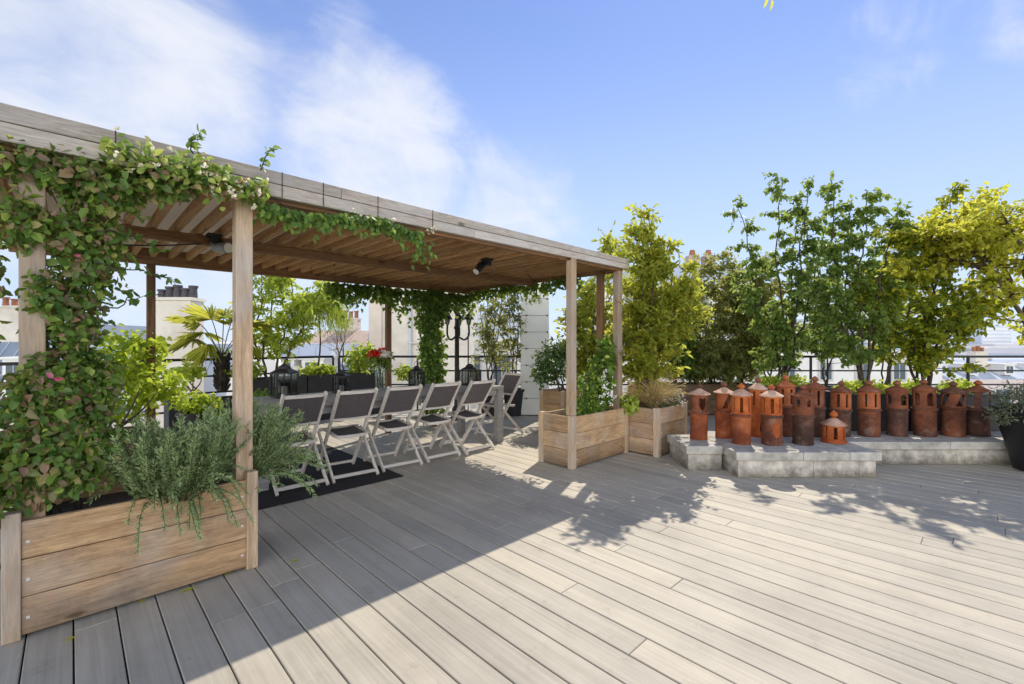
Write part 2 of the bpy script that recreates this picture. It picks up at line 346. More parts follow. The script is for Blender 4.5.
WL = {}
def tag(o, label, cat, group=None):
    o['label'] = label; o['category'] = cat
    if group: o['group'] = group
    return o
def thing(name, label, cat, loc=(0, 0, 0), group=None):
    o = bpy.data.objects.new(name, None); C.objects.link(o); o.empty_display_size = 0.1
    o.location = loc; WL[o.name] = Vector(loc)
    return tag(o, label, cat, group)
def finish(o, mat, bevel=0.0, smooth=False):
    o.data.materials.append(mat)
    if smooth: o.data.shade_smooth() if hasattr(o.data, 'shade_smooth') else None
    if bevel:
        b = o.modifiers.new('bevel', 'BEVEL'); b.width = bevel; b.segments = 2; b.limit_method = 'ANGLE'; b.angle_limit = R(40)
    return o
def obj(name, mb, mat, parent=None, bevel=0.0, smooth=False, origin=None):
    off = WL[parent.name] if parent else Vector(origin if origin else (0, 0, 0))
    me = bpy.data.meshes.new(name)
    me.from_pydata([(x - off.x, y - off.y, z - off.z) for x, y, z in mb.v], [], mb.f); me.update()
    a = me.attributes.new('tint', 'FLOAT', 'POINT'); a.data.foreach_set('value', mb.t)
    o = bpy.data.objects.new(name, me); C.objects.link(o)
    if parent: o.parent = parent
    else: o.location = off
    WL[o.name] = off
    if smooth:
        me.polygons.foreach_set('use_smooth', [True] * len(me.polygons))
        try:
            bpy_sharp = me.set_sharp_from_angle(angle=R(40))
        except Exception: pass
    return finish(o, mat, bevel)
def struct(name, mb, mat, **k):
    o = obj(name, mb, mat, **k); o['kind'] = 'structure'; return o
def dup(root, loc, rotz=0, label=None, group=None):
    r = root.copy(); C.objects.link(r); r.location = loc; r.rotation_euler = (0, 0, rotz)
    if label: r['label'] = label
    if group: r['group'] = group
    for ch in list(root.children):
        c = ch.copy(); C.objects.link(c); c.parent = r
        for g in list(ch.children):
            d = g.copy(); C.objects.link(d); d.parent = c
    return r

# ------------------------------------------------------------------ leaves
class Leaves:
    def __init__(s): s.P = []; s.D = []; s.N = []; s.L = []; s.Wd = []; s.T = []
    def add(s, p, d, n, l, w, t=None):
        s.P.append(tuple(p)); s.D.append(tuple(d)); s.N.append(tuple(n)); s.L.append(l); s.Wd.append(w)
        s.T.append(rnd.random() if t is None else t)
    def build(s, name, mat, parent, fold=0.18, curl=0.15, label=None):
        off = np.array(WL[parent.name])
        P = np.array(s.P, float) - off; D = np.array(s.D, float); N = np.array(s.N, float)
        L = np.array(s.L)[:, None]; Wd = np.array(s.Wd)[:, None]
        D /= np.linalg.norm(D, axis=1, keepdims=True) + 1e-9
        S = np.cross(D, N); S /= np.linalg.norm(S, axis=1, keepdims=True) + 1e-9
        N = np.cross(S, D)
        n = len(P)
        rg = np.random.default_rng(n); curl = curl + rg.normal(0, .12, (n, 1)); fold = np.clip(fold + rg.normal(0, .12, (n, 1)), -.1, .5)
        V = np.stack([P,
            P + D * L * .3 + S * Wd * .46 + N * Wd * fold, P + D * L * .68 + S * Wd * .40 + N * (Wd * fold - L * curl * .4),
            P + D * L - N * L * curl,
            P + D * L * .68 - S * Wd * .40 + N * (Wd * fold - L * curl * .4), P + D * L * .3 - S * Wd * .46 + N * Wd * fold], axis=1).reshape(-1, 3)
        base = (np.arange(n) * 6)[:, None]
        q = np.concatenate([base + np.array([0, 1, 2, 3]), base + np.array([0, 3, 4, 5])], axis=1).reshape(-1)
        me = bpy.data.meshes.new(name)
        me.vertices.add(n * 6); me.vertices.foreach_set('co', V.reshape(-1))
        me.loops.add(n * 8); me.loops.foreach_set('vertex_index', q.astype(np.int32))
        me.polygons.add(n * 2); me.polygons.foreach_set('loop_start', np.arange(0, n * 8, 4, dtype=np.int32))
        try: me.polygons.foreach_set('loop_total', np.full(n * 2, 4, dtype=np.int32))
        except Exception: pass
        me.update(calc_edges=True); me.validate()
        a = me.attributes.new('tint', 'FLOAT', 'POINT'); a.data.foreach_set('value', np.repeat(np.array(s.T, float), 6))
        me.materials.append(mat)
        o = bpy.data.objects.new(name, me); C.objects.link(o); o.parent = parent; WL[o.name] = Vector(off)
        if label: o['label'] = label
        return o

def rv(s=1.0): return Vector((rnd.gauss(0, s), rnd.gauss(0, s), rnd.gauss(0, s)))
def catmull(pts, n):
    pts = [Vector(p) for p in pts]
    P = [pts[0] * 2 - pts[1]] + pts + [pts[-1] * 2 - pts[-2]]
    out = []
    m = len(pts) - 1
    for i in range(n + 1):
        x = min(i / n * m, m - 1e-6); k = int(x); t = x - k
        a, b, c, d = P[k], P[k + 1], P[k + 2], P[k + 3]
        out.append(0.5 * ((2 * b) + (c - a) * t + (2 * a - 5 * b + 4 * c - d) * t * t + (3 * b - a - 3 * c + d) * t ** 3))
    return out

def tree(name, label, cat, base, stems, leafm, r0=0.03, nb=18, blen=0.6, t0=0.25, up=0.35, ntw=6, twl=0.22, nl=7, ll=0.08, lw=0.05,
         droop=0.25, shape=lambda t: 1.0, flat=0.6, barkm=None, group=None, ytint=None, jit=0.03, extra_wood=None, stem_tube_n=6):
    """stems: lists of world points from the base up; branches, twigs and leaves grow from them"""
    root = thing(name, label, cat, base, group)
    wd = MB(); lf = Leaves()
    def leafset(pts, k):
        for i in range(k):
            x = (i + 0.6) / k * (len(pts) - 1); j = min(int(x), len(pts) - 2); p = pts[j].lerp(pts[j + 1], x - j)
            d = (pts[j + 1] - pts[j]).normalized()
            dd = d * 0.6 + rv(0.55); dd.z -= droop
            nn = Vector((0, 0, flat)) + rv(0.45)
            s = min(1.45, rnd.lognormvariate(-.08, .28))
            lf.add(p + rv(0.012), dd, nn, ll * s, lw * s, None if ytint is None else ytint(p))
    for st in stems:
        c = catmull(st, 14); c = [p + rv(jit * 0.6) * (0 if i == 0 else 1) for i, p in enumerate(c)]
        n = len(c)
        wd.tube(c, [r0 * (1 - 0.85 * i / (n - 1)) + 0.002 for i in range(n)], stem_tube_n)
        leafset(c[-4:], nl)
        for b in range(nb):
            t = t0 + (1 - t0) * (b + rnd.random()) / nb
            x = t * (n - 1); j = min(int(x), n - 2); p = c[j].lerp(c[j + 1], x - j)
            az = rnd.uniform(0, 2 * math.pi); e = up + rnd.gauss(0, 0.2)
            L = blen * shape(t) * rnd.uniform(0.6, 1.25)
            d = Vector((math.cos(az) * math.cos(e), math.sin(az) * math.cos(e), math.sin(e)))
            bp = [p]
            for q in range(4):
                d = (d + rv(0.13) + Vector((0, 0, 0.04))).normalized(); bp.append(bp[-1] + d * L / 4)
            rb = min(r0 * 0.35, r0 * (1 - 0.85 * t) * 0.7 + 0.001)
            wd.tube(bp, [rb, rb * .8, rb * .6, rb * .4, rb * .25], 4)
            leafset(bp[2:], max(2, nl // 2))
            for w in range(ntw):
                tt = rnd.uniform(0.25, 1.0) * 4; k = min(int(tt), 3); p2 = bp[k].lerp(bp[k + 1], tt - k)
                d2 = (d * 0.6 + rv(0.6)); d2.z = d2.z * 0.6 + 0.05; d2.normalize()
                l2 = twl * rnd.uniform(0.5, 1.3)
                tp = [p2, p2 + d2 * l2 * .5, p2 + d2 * l2 - Vector((0, 0, droop * l2 * 0.25))]
                wd.tube(tp, [0.0022, 0.0016, 0.001], 3)
                leafset(tp, nl)
    if extra_wood: extra_wood(wd)
    obj('trunk', wd, barkm or M_bark, root, smooth=True)
    lf.build('crown', leafm, root)
    return root

def blob_leaves(lf, blobs, n, ll, lw, out=0.7, droop=0.3, fill=0.55, tint=None, jitter=0.5):
    """blobs: (centre, radii, weight); leaves near the surface of lumpy masses, facing outward"""
    tw = sum(b[2] for b in blobs)
    for c, r, w in blobs:
        c = Vector(c)
        for i in range(int(n * w / tw)):
            u = rv(1.0).normalized(); k = rnd.uniform(fill, 1.05) * (0.85 + 0.25 * math.sin(5 * u.x + 3 * u.z) * math.cos(4 * u.y))
            p = c + Vector((u.x * r[0], u.y * r[1], u.z * r[2])) * k
            d = u * 0.3 + rv(0.5); d.z -= droop
            nn = u * out + rv(jitter) + Vector((0, 0, 0.35))
            s = min(1.5, rnd.lognormvariate(-.1, .3))
            lf.add(p, d, nn, ll * s, lw * s, tint(p) if tint else None)

# ------------------------------------------------------------------ SETTING
CAPL = 0.0055
def vmax(u): return min(9.3, (9.4 - CA * u) / SA)
mb = MB()
PITCH, GAP = 0.16, 0.006
k = -26
while True:
    u0 = 0.007 + k * PITCH + GAP / 2; u1 = u0 + PITCH - GAP; k += 1
    if u0 > 12.5: break
    v = -5.0 - rnd.uniform(0, 2.4)
    end0, end1 = vmax(u0), vmax(u1)
    while v < max(end0, end1):
        L = rnd.choice((3.0, 3.6, 4.2, 5.0)); w = v + L
        a0, a1 = min(w, end0), min(w, end1)
        if a0 > v and a1 > v:
            z0, z1 = -0.025, rnd.uniform(-0.0012, 0.0)
            b = 0.003
            vs = [(u0, v, z0), (u1, v, z0), (u1, a1, z0), (u0, a0, z0),
                  (u0, v, z1 - b), (u1, v, z1 - b), (u1, a1, z1 - b), (u0, a0, z1 - b),
                  (u0 + b, v + b, z1), (u1 - b, v + b, z1), (u1 - b, a1 - b, z1), (u0 + b, a0 - b, z1)]
            fs = [(0, 1, 5, 4), (1, 2, 6, 5), (2, 3, 7, 6), (3, 0, 4, 7), (4, 5, 9, 8), (5, 6, 10, 9), (6, 7, 11, 10), (7, 4, 8, 11), (8, 9, 10, 11)]
            mb.add(vs, fs)
        v = w + 0.0025
struct('deck', mb, M_deck)
mb = MB()
uc = (9.4 - SA * 9.3) / CA
poly = [(-4.3, -8.0), (12.6, -8.0), (12.6, vmax(12.6)), (uc, 9.3), (-4.3, 9.3)]
mb.prism([(x, y) for x, y in poly], -0.4, -0.03)
struct('deck_base', mb, M_under)
mb = MB(); mb.prism([(x * 1.0, y * 1.0) for x, y in [(-4.4, -8.1), (12.7, -8.1), (12.7, vmax(12.7)), (uc + .02, 9.36), (-4.4, 9.36)]], -22.0, -0.41)
struct('terrace', mb, M_terr)
mb = MB(); mb.add([(-6000, -6000, -22), (6000, -6000, -22), (6000, 6000, -22), (-6000, 6000, -22)], [(0, 1, 2, 3)])
struct('ground', mb, M_ground)

# ------------------------------------------------------------------ PERGOLA
U0, U1, V0, V1 = -0.42, 5.06, 3.10, 6.32
root = thing('pergola', 'long timber pergola with slatted roof sheltering the dining table', 'pergola', (2.3, 4.6, 0))
ZB, ZT = 2.275, 2.455                      # underside / top of the front fascia
def ftop(u): return 2.468 - 0.0088 * (u + .24)
for low in (True, False):
    cuts = [U0, 2.55, U1] if low else [U0, 1.35, 3.9, U1]; dv = 0.0 if low else -0.004
    for a, b in zip(cuts, cuts[1:]):
        m = MB(); b -= 0.003 if b < U1 else 0; v0, v1 = V0 + dv, V0 + 0.05
        mid = lambda u: 2.297 + (ftop(u) - 2.297) * .52
        z0a, z0b, z1a, z1b = (2.297, 2.297, mid(a) - .003, mid(b) - .003) if low else (mid(a), mid(b), ftop(a), ftop(b))
        vs = [(a, v0, z0a), (b, v0, z0b), (a, v1, z0a), (b, v1, z0b), (a, v0, z1a), (b, v0, z1b), (a, v1, z1a), (b, v1, z1b)]
        m.add(vs, [(0, 2, 3, 1), (4, 5, 7, 6), (0, 1, 5, 4), (1, 3, 7, 5), (3, 2, 6, 7), (2, 0, 4, 6)])
        obj('fascia_board', m, M_fas, root, bevel=0.004)
m = MB(); m.box(U0 + .02, U1 - .06, V0 + 0.055, V0 + 0.12, 2.272, 2.35); obj('front_beam', m, M_beam, root, bevel=0.004)
m = MB(); m.box(U0 + .02, U1 - .06, 4.62, 4.70, 2.215, 2.293); obj('middle_beam', m, M_beam, root, bevel=0.004)
m = MB(); m.box(U0, U1, V1 - 0.08, V1, 2.222, 2.393); obj('rear_beam', m, M_beam, root, bevel=0.004)
m = MB(); m.box(U1 - 0.055, U1 - 0.005, V0 + 0.125, V1 - 0.085, 2.27, 2.39); obj('end_beam', m, M_beam, root, bevel=0.004)
m = MB(); m.box(U0, U0 + 0.05, V0 + 0.125, V1 - 0.085, 2.27, 2.39); obj('end_beam', m, M_beam, root, bevel=0.004)
n = 0; u = U0 + 0.12
while u < U1 - 0.1:
    m = MB(); m.box(u - 0.019, u + 0.019, V0 + 0.123, V1 - 0.082, 2.296, 2.375)
    obj('rafter', m, M_raf, root, bevel=0.003); u += 0.155
m = MB(); m.box(U0 + 0.01, U1 - 0.01, V0 + 0.055, V1 - 0.005, 2.395, 2.41); obj('roof_sheet', m, M_roof, root)
POSTS = [(-0.135, 3.205, .09, M_pz), (0.766, 3.205, .093, M_pz), (3.925, 3.122, .082, M_pz), (4.94, 3.19, .085, M_pz),
         (4.955, 3.46, .078, M_postb), (0.62, 6.28, .075, M_postb), (3.46, 6.28, .075, M_postb), (4.28, 6.28, .075, M_postb), (-0.3, 6.28, .075, M_postb)]
for u, v, w, mt in POSTS:
    m = MB(); zt = 2.22 if v > 6 else (2.268 if v > 3.4 else 2.270)
    m.box(u - w / 2, u + w / 2, v - w / 2, v + w / 2, 0.579 if u == 3.925 else 0.0, zt)
    if v < 3.15: m.box(u - w / 2, u + w / 2, v - w / 2, V0 - 0.001, zt + .0, 2.2955, m.t[-1])
    obj('post', m, mt, root, bevel=0.005)
for u in (0.16, 0.515, 0.96, 1.22, 1.62, 2.1):
    m = MB(); m.box(u, u + 0.004, V0 - 0.0075, V0 - 0.0045, 2.296, ftop(u) + .002); obj('wire', m, M_black, root)

# ------------------------------------------------------------------ TIMBER PLANTERS
def planter(name, label, u0, u1, v0, v1, h, rows, group='timber planter boxes', mats=None, post=0.07, nails=True, up=.012):
    mx, my, mz = mats or (M_px, M_py, M_pz)
    root = thing(name, label, 'planter', ((u0 + u1) / 2, (v0 + v1) / 2, 0), group)
    z0 = 0.015; bh = (h - z0) / rows
    for side in range(4):
        m = MB()
        for r in range(rows):
            a, b = z0 + r * bh + 0.002, z0 + (r + 1) * bh - 0.002
            if side == 0: m.box(u0 + post, u1 - post, v0 + 0.012, v0 + 0.042, a, b)
            if side == 1: m.box(u0 + post, u1 - post, v1 - 0.042, v1 - 0.012, a, b)
            if side == 2: m.box(u0 + 0.012, u0 + 0.042, v0 + post, v1 - post, a, b)
            if side == 3: m.box(u1 - 0.042, u1 - 0.012, v0 + post, v1 - post, a, b)
        p = obj('side_panel', m, mx if side < 2 else my, root, bevel=0.003)
        if nails and side in (0, 2):
            k = MB()
            for r in range(rows):
                zc = z0 + (r + 0.45) * bh
                if side == 0:
                    for x in (u0 + post + 0.022, u1 - post - 0.022): k.box(x - .006, x + .006, v0 + 0.0095, v0 + 0.0118, zc - .006, zc + .006)
                else:
                    for y in (v0 + post + 0.022, v1 - post - 0.022): k.box(u0 + 0.0105, u0 + 0.0118, y - .0035, y + .0035, zc - .0035, zc + .0035)
            obj('nail_heads', k, M_nail, p)
    for x in (u0, u1 - post):
        for y in (v0, v1 - post):
            m = MB(); m.box(x, x + post, y, y + post, 0.0, h + up); obj('corner_post', m, mz, root, bevel=0.004)
    m = MB(); m.box(u0 + 0.043, u1 - 0.043, v0 + 0.043, v1 - 0.043, 0.05, h - 0.06); obj('soil', m, M_soil, root)
    return root
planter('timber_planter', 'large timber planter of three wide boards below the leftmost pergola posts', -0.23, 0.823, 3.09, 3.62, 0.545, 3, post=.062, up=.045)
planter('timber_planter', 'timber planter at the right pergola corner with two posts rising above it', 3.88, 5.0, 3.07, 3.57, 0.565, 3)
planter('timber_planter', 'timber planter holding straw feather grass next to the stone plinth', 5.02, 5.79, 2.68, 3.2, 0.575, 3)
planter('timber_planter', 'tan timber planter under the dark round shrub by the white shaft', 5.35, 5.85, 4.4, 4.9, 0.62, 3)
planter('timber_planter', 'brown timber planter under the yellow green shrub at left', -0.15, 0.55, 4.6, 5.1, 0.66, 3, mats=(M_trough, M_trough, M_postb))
# long trough in front of the railing (stands square to the railing)
def turned_box(mb, d0, d1, s0, s1, z0, z1, tint=None):
    c = W((d0 + d1) / 2, (s0 + s1) / 2, (z0 + z1) / 2)
    mb.obox(c, W(0, (s1 - s0) / 2), W((d1 - d0) / 2, 0), Vector((0, 0, (z1 - z0) / 2)), tint)
def trough(name, label, d0, d1, s0, s1, h, mat, rows, cat='planter', group=None):
    b = W((d0 + d1) / 2, (s0 + s1) / 2)
    root = thing(name, label, cat, b, group)
    m = MB(); bh = (h - .02) / rows
    for r in range(rows):
        a, e = .02 + r * bh + .002, .02 + (r + 1) * bh - .002
        turned_box(m, d0, d0 + .03, s0, s1, a, e); turned_box(m, d1 - .03, d1, s0, s1, a, e)
        turned_box(m, d0 + .031, d1 - .031, s0, s0 + .03, a, e); turned_box(m, d0 + .031, d1 - .031, s1 - .03, s1, a, e)
    obj('box', m, mat, root, bevel=.004)
    m = MB(); turned_box(m, d0 - .012, d0 + .05, s0 - .012, s1 + .012, h, h + .025); turned_box(m, d1 - .05, d1 + .012, s0 - .012, s1 + .012, h, h + .025)
    turned_box(m, d0 + .051, d1 - .051, s0 - .012, s0 + .05, h, h + .025); turned_box(m, d0 + .051, d1 - .051, s1 - .05, s1 + .012, h, h + .025)
    obj('rim', m, mat, root, bevel=.004)
    m = MB(); turned_box(m, d0 + .032, d1 - .032, s0 + .032, s1 - .032, .05, h - .03); obj('soil', m, M_soil, root)
    return root
trough('wooden_trough', 'long dark brown wooden trough behind the first two terracotta pots', 8.55, 9.05, 2.3, 4.5, 0.56, M_trough, 4)
DB = [trough('resin_planter', 'black square planter with a clipped lime hedge behind the middle terracotta pots', 6.55, 6.98, 3.66, 4.36, 0.72, M_dark, 1, group='black planters behind the plinth'),
      trough('resin_planter', 'black planter behind the slotted orange pots right of centre', 5.72, 6.15, 4.20, 4.92, 0.70, M_dark, 1, group='black planters behind the plinth'),
      trough('resin_planter', 'black planter behind the rightmost terracotta pots', 5.72, 6.15, 5.02, 6.15, 0.70, M_dark, 1, group='black planters behind the plinth')]
for i, (a, b, h, l) in enumerate(((1.0, 1.95, .50, 'black planter trough under the small palm by the railing'), (1.97, 2.92, .78, 'black planter trough with multi stemmed tree behind the table'),
                               (2.94, 3.58, .80, 'black planter trough with low lime shrubs behind the table'), (3.6, 4.35, .80, 'black planter trough left of the ivy column'))):
    c = thing('resin_planter', l, 'planter', ((a + b) / 2, 8.35, 0), 'black planter troughs along the rear railing')
    m = MB()
    for x0, x1, y0, y1 in ((a, b, 8.1, 8.13), (a, b, 8.57, 8.6), (a, a + .03, 8.131, 8.569), (b - .03, b, 8.131, 8.569)): m.box(x0, x1, y0, y1, 0, h, .4)
    obj('box', m, M_dark, c, bevel=.004)
    m = MB(); m.box(a + .031, b - .031, 8.131, 8.569, .05, h - .04); obj('soil', m, M_soil, c)

# ------------------------------------------------------------------ RAILINGS
def railing(label, p, q, n, group='black terrace railings', braces=True):
    p, q = Vector(p), Vector(q); root = thing('railing', label, 'railing', p, group)
    d = (q - p); nrm = Vector((-d.y, d.x, 0)).normalized()
    m = MB(); m.bar(p + Vector((0, 0, 1.085)), q + Vector((0, 0, 1.085)), .06, .045, side=nrm); obj('top_rail', m, M_black, root, bevel=.004)
    for z in (.80, .52, .24):
        m = MB(); m.bar(p + Vector((0, 0, z)), q + Vector((0, 0, z)), .03, .03, side=nrm); obj('rail', m, M_black, root)
    for i in range(n + 1):
        a = p.lerp(q, i / n); m = MB(); m.bar(a, a + Vector((0, 0, 1.069)), .05, .028, side=nrm); m.obox(a + Vector((0, 0, .006)), nrm * .05, d.normalized() * .05, Vector((0, 0, .006)))
        obj('post', m, M_black, root, bevel=.003)
railing('black metal railing running behind the dining table on the left', (-3.9, 9.15, 0), (uc - .1, 9.15, 0), 5)
e0 = W(9.2, -3.5); e1 = W(9.2, 12.4)
railing('black metal railing crossing behind the trees and terracotta pots', e0, e1, 10)

# ------------------------------------------------------------------ STONE PLINTH
def plinth(label, d0, d1, s0, s1, inset, cuts, hb=0.175, ht=0.265):
    c = W((d0 + d1) / 2, (s0 + s1) / 2); root = thing('stone_plinth', label, 'plinth', c, 'stone plinths under the pots')
    m = MB(); e = [s0] + cuts + [s1]
    for a, b in zip(e, e[1:]): turned_box(m, d0, d1, a + .0015, b - .0015, hb + .002, ht - rnd.uniform(0, .002))
    obj('slab', m, M_stone, root, bevel=.008)
    m = MB(); e = [s0 + inset] + [x + .12 for x in cuts] + [s1 - (inset if s1 > 2.3 else 0)]
    for a, b in zip(e, e[1:]): turned_box(m, d0 + inset, d1 - .02, a + .001, b - .001, 0, hb)
    obj('base', m, M_stoneb, root, bevel=.006)
plinth('pale stone plinth holding the two leftmost pots', 4.87, 5.5, 1.868, 2.262, .03, [])
plinth('pale stone plinth projecting forward under the middle pots', 4.60, 5.7, 2.268, 3.745, .035, [2.95, 3.42])
plinth('grey stone plinth set back under the right hand row of pots', 5.08, 5.7, 3.752, 6.6, .05, [4.9, 5.75])

# ------------------------------------------------------------------ TERRACOTTA CHIMNEY POTS
def ring_wall(rb, rt, z0, z1, hole, nth=96, nz=28, thick=0.014):
    """hollow wall with real openings; hole(theta 0..1, height 0..1) -> True where it is open"""
    m = MB(); vs = []; fs = []
    for ri in (0, 1):
        for j in range(nz + 1):
            r = rb + (rt - rb) * j / nz - ri * thick
            for i in range(nth):
                th = 2 * math.pi * i / nth; vs.append((r * math.cos(th), r * math.sin(th), z0 + (z1 - z0) * j / nz))
    N = (nz + 1) * nth
    solid = [[not hole((i + .5) / nth, (j + .5) / nz) for i in range(nth)] for j in range(nz)]
    idx = lambda ri, j, i: ri * N + j * nth + i % nth
    for j in range(nz):
        for i in range(nth):
            if not solid[j][i]: continue
            fs.append((idx(0, j, i), idx(0, j, i + 1), idx(0, j + 1, i + 1), idx(0, j + 1, i)))
            fs.append((idx(1, j, i), idx(1, j + 1, i), idx(1, j + 1, i + 1), idx(1, j, i + 1)))
            for dj, di, e in ((1, 0, ((j + 1, i), (j + 1, i + 1))), (-1, 0, ((j, i + 1), (j, i))), (0, 1, ((j + 1, i + 1), (j, i + 1))), (0, -1, ((j, i), (j + 1, i)))):
                jj, ii = j + dj, (i + di) % nth
                if jj < 0 or jj >= nz or not solid[jj][ii]:
                    a, b = e; fs.append((idx(0, *a), idx(0, *b), idx(1, *b), idx(1, *a)))
    m.add(vs, fs); return m
def slots(n, w, lo=.1, hi=.88, ph=0.0):
    def h(t, z):
        x = ((t + ph) * n) % 1.0
        return lo < z < hi and abs(x - .5) < w / 2
    return h
def arch(n, w, lo=.1, hi=.85, ph=0.0):
    def h(t, z):
        x = (((t + ph) * n) % 1.0 - .5) / (w / 2)
        return abs(x) < 1 and lo < z < lo + (hi - lo) * (0.7 + 0.3 * math.sqrt(max(0, 1 - x * x)))
    return h
def heart(n, w, ph=0.0):
    def h(t, z):
        x = (((t + ph) * n) % 1.0 - .5) / (w / 2); y = (z - .38) / .38
        return (x * x + y * y - .75) ** 3 - x * x * y ** 3 * 1.6 < 0
    return h
def slant(n, w, ph=0.0):
    def h(t, z):
        x = ((t + ph) * n) % 1.0
        return .1 < z < .9 and abs(x - .28 - .44 * z) < w / 2
    return h
def chimney_pot(label, px, d, height, r, hole, mb_, ml, mc, fin=None, capkind='cone', rot=0.0, lower=None, collar=None, pale_knob=False, bodyh=.47, flare=1.0):
    s = (px - 512) / F * d; r *= .87; d += .07; s = (px - 512) / F * d; base = W(d, s, 0.266)
    root = thing('chimney_pot', label, 'chimney pot', base, 'terracotta chimney pots on the plinth')
    root.location = (0, 0, 0); WL[root.name] = Vector((0, 0, 0))
    h = height; hb = h * bodyh; hl = h * .80 if bodyh > 0 else h * .55; hc = h * .89 if bodyh > 0 else h * .74
    if bodyh > 0:
        if lower:
            obj('body', ring_wall(r * .98, r * flare, 0, hb - .012, lower), mb_, root, smooth=True)
        else:
            m = MB(); m.lathe([(r * .97, 0), (r * 1.0, .012), (r * .98, .03), (r * (.98 + flare) / 2, hb * .5), (r * flare, hb - .012), (r * .8, hb - .012), (r * .78, .01)], 40)
            obj('body', m, mb_, root, smooth=True)
    rr = r * flare
    m = MB(); zc = max(hb - .012, 0)
    m.lathe([(rr * .8, zc), (rr * 1.0, zc + .0005), (rr * 1.12, zc + .006), (rr * 1.12, zc + .02), (rr * 1.0, zc + .03), (rr * .75, zc + .031)], 40)
    obj('collar', m, collar or mb_, root, smooth=True)
    w = ring_wall(rr * 1.0, rr * .98, zc + .03, hl, hole); obj('vent_ring', w, ml, root, smooth=True)
    m = MB()
    if capkind == 'cone':
        prof = [(rr * .8, hl - .006), (rr * 1.12, hl - .004), (rr * 1.17, hl + .004), (rr * 1.12, hl + .012), (rr * .7, hl + (hc - hl) * .62), (rr * .34, hc), (rr * .2, hc + .006)]
    elif capkind == 'pagoda':
        prof = [(rr * .8, hl - .006), (rr * 1.2, hl - .004), (rr * 1.24, hl + .006), (rr * .98, hl + (hc - hl) * .3), (rr * .5, hl + (hc - hl) * .72), (rr * .32, hc), (rr * .2, hc + .006)]
    elif capkind == 'tier':
        prof = [(rr * .8, hl - .006), (rr * 1.2, hl - .004), (rr * 1.2, hl + .014), (rr * .9, hl + .02), (rr * .8, hl + (hc - hl) * .5), (rr * .62, hl + (hc - hl) * .6), (rr * .38, hc), (rr * .2, hc + .006)]
    else:
        prof = [(rr * .8, hl - .006), (rr * 1.1, hl - .004), (rr * 1.12, hl + .01), (rr * .95, hl + (hc - hl) * .45), (rr * .55, hl + (hc - hl) * .9), (rr * .3, hc), (rr * .2, hc + .006)]
    m.lathe(prof, 40); cap = obj('cap', m, mc, root, smooth=True)
    f = h - hc; m = MB()
    m.lathe([(rr * .22, hc - .004), (rr * .17, hc + f * .1), (rr * .37, hc + f * .38), (rr * .35, hc + f * .6), (rr * .16, hc + f * .86), (rr * .04, h)], 20)
    obj('finial', m, fin or ml, cap, smooth=True)
    root.location = base; root.rotation_euler = (rnd.gauss(0, .012), rnd.gauss(0, .012), rot)
    return root
RY = -R(44.06)            # turns a pot's openings to the viewer
fv = math.radians(225.9)  # direction from a pot back to the viewer
def ph(n): return (0.5 / n - (fv / (2 * math.pi))) % 1.0
R0 = .112
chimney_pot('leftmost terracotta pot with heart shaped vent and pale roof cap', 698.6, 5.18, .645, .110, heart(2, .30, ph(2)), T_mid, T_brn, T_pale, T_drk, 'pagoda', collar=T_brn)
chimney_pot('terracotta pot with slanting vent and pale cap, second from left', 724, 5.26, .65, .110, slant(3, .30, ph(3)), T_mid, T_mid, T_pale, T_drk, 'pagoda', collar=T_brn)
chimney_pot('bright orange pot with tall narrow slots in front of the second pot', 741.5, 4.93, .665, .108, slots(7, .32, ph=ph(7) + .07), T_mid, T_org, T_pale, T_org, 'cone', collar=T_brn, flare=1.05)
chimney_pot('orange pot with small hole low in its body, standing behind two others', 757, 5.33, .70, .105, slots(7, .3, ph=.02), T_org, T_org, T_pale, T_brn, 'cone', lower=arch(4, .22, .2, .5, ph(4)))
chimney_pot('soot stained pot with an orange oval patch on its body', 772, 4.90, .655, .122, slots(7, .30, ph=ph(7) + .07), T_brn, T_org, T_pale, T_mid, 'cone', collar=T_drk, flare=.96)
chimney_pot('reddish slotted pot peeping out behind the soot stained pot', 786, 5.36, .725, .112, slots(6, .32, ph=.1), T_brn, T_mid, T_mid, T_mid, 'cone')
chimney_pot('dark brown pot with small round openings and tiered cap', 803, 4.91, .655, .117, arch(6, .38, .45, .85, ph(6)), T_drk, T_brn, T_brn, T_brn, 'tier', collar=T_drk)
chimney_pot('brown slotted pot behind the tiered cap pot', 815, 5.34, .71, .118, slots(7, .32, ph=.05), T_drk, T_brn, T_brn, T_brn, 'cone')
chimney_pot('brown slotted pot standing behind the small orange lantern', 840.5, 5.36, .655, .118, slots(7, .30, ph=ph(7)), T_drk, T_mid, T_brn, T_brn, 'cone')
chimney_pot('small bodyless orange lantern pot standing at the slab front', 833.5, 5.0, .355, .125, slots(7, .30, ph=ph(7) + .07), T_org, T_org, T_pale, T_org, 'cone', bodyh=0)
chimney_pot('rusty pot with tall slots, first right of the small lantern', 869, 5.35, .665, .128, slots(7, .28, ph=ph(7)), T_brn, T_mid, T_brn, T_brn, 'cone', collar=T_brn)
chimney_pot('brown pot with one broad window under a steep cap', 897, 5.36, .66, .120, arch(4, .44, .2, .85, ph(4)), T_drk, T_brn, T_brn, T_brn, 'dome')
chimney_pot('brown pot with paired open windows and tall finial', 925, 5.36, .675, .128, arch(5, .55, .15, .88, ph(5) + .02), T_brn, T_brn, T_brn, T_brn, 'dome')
chimney_pot('squat brown pot with dark dome cap and wide slanting openings', 953, 5.36, .65, .130, slant(4, .42, ph(4)), T_brn, T_brn, T_drk, T_drk, 'pagoda', flare=1.0, bodyh=.5)
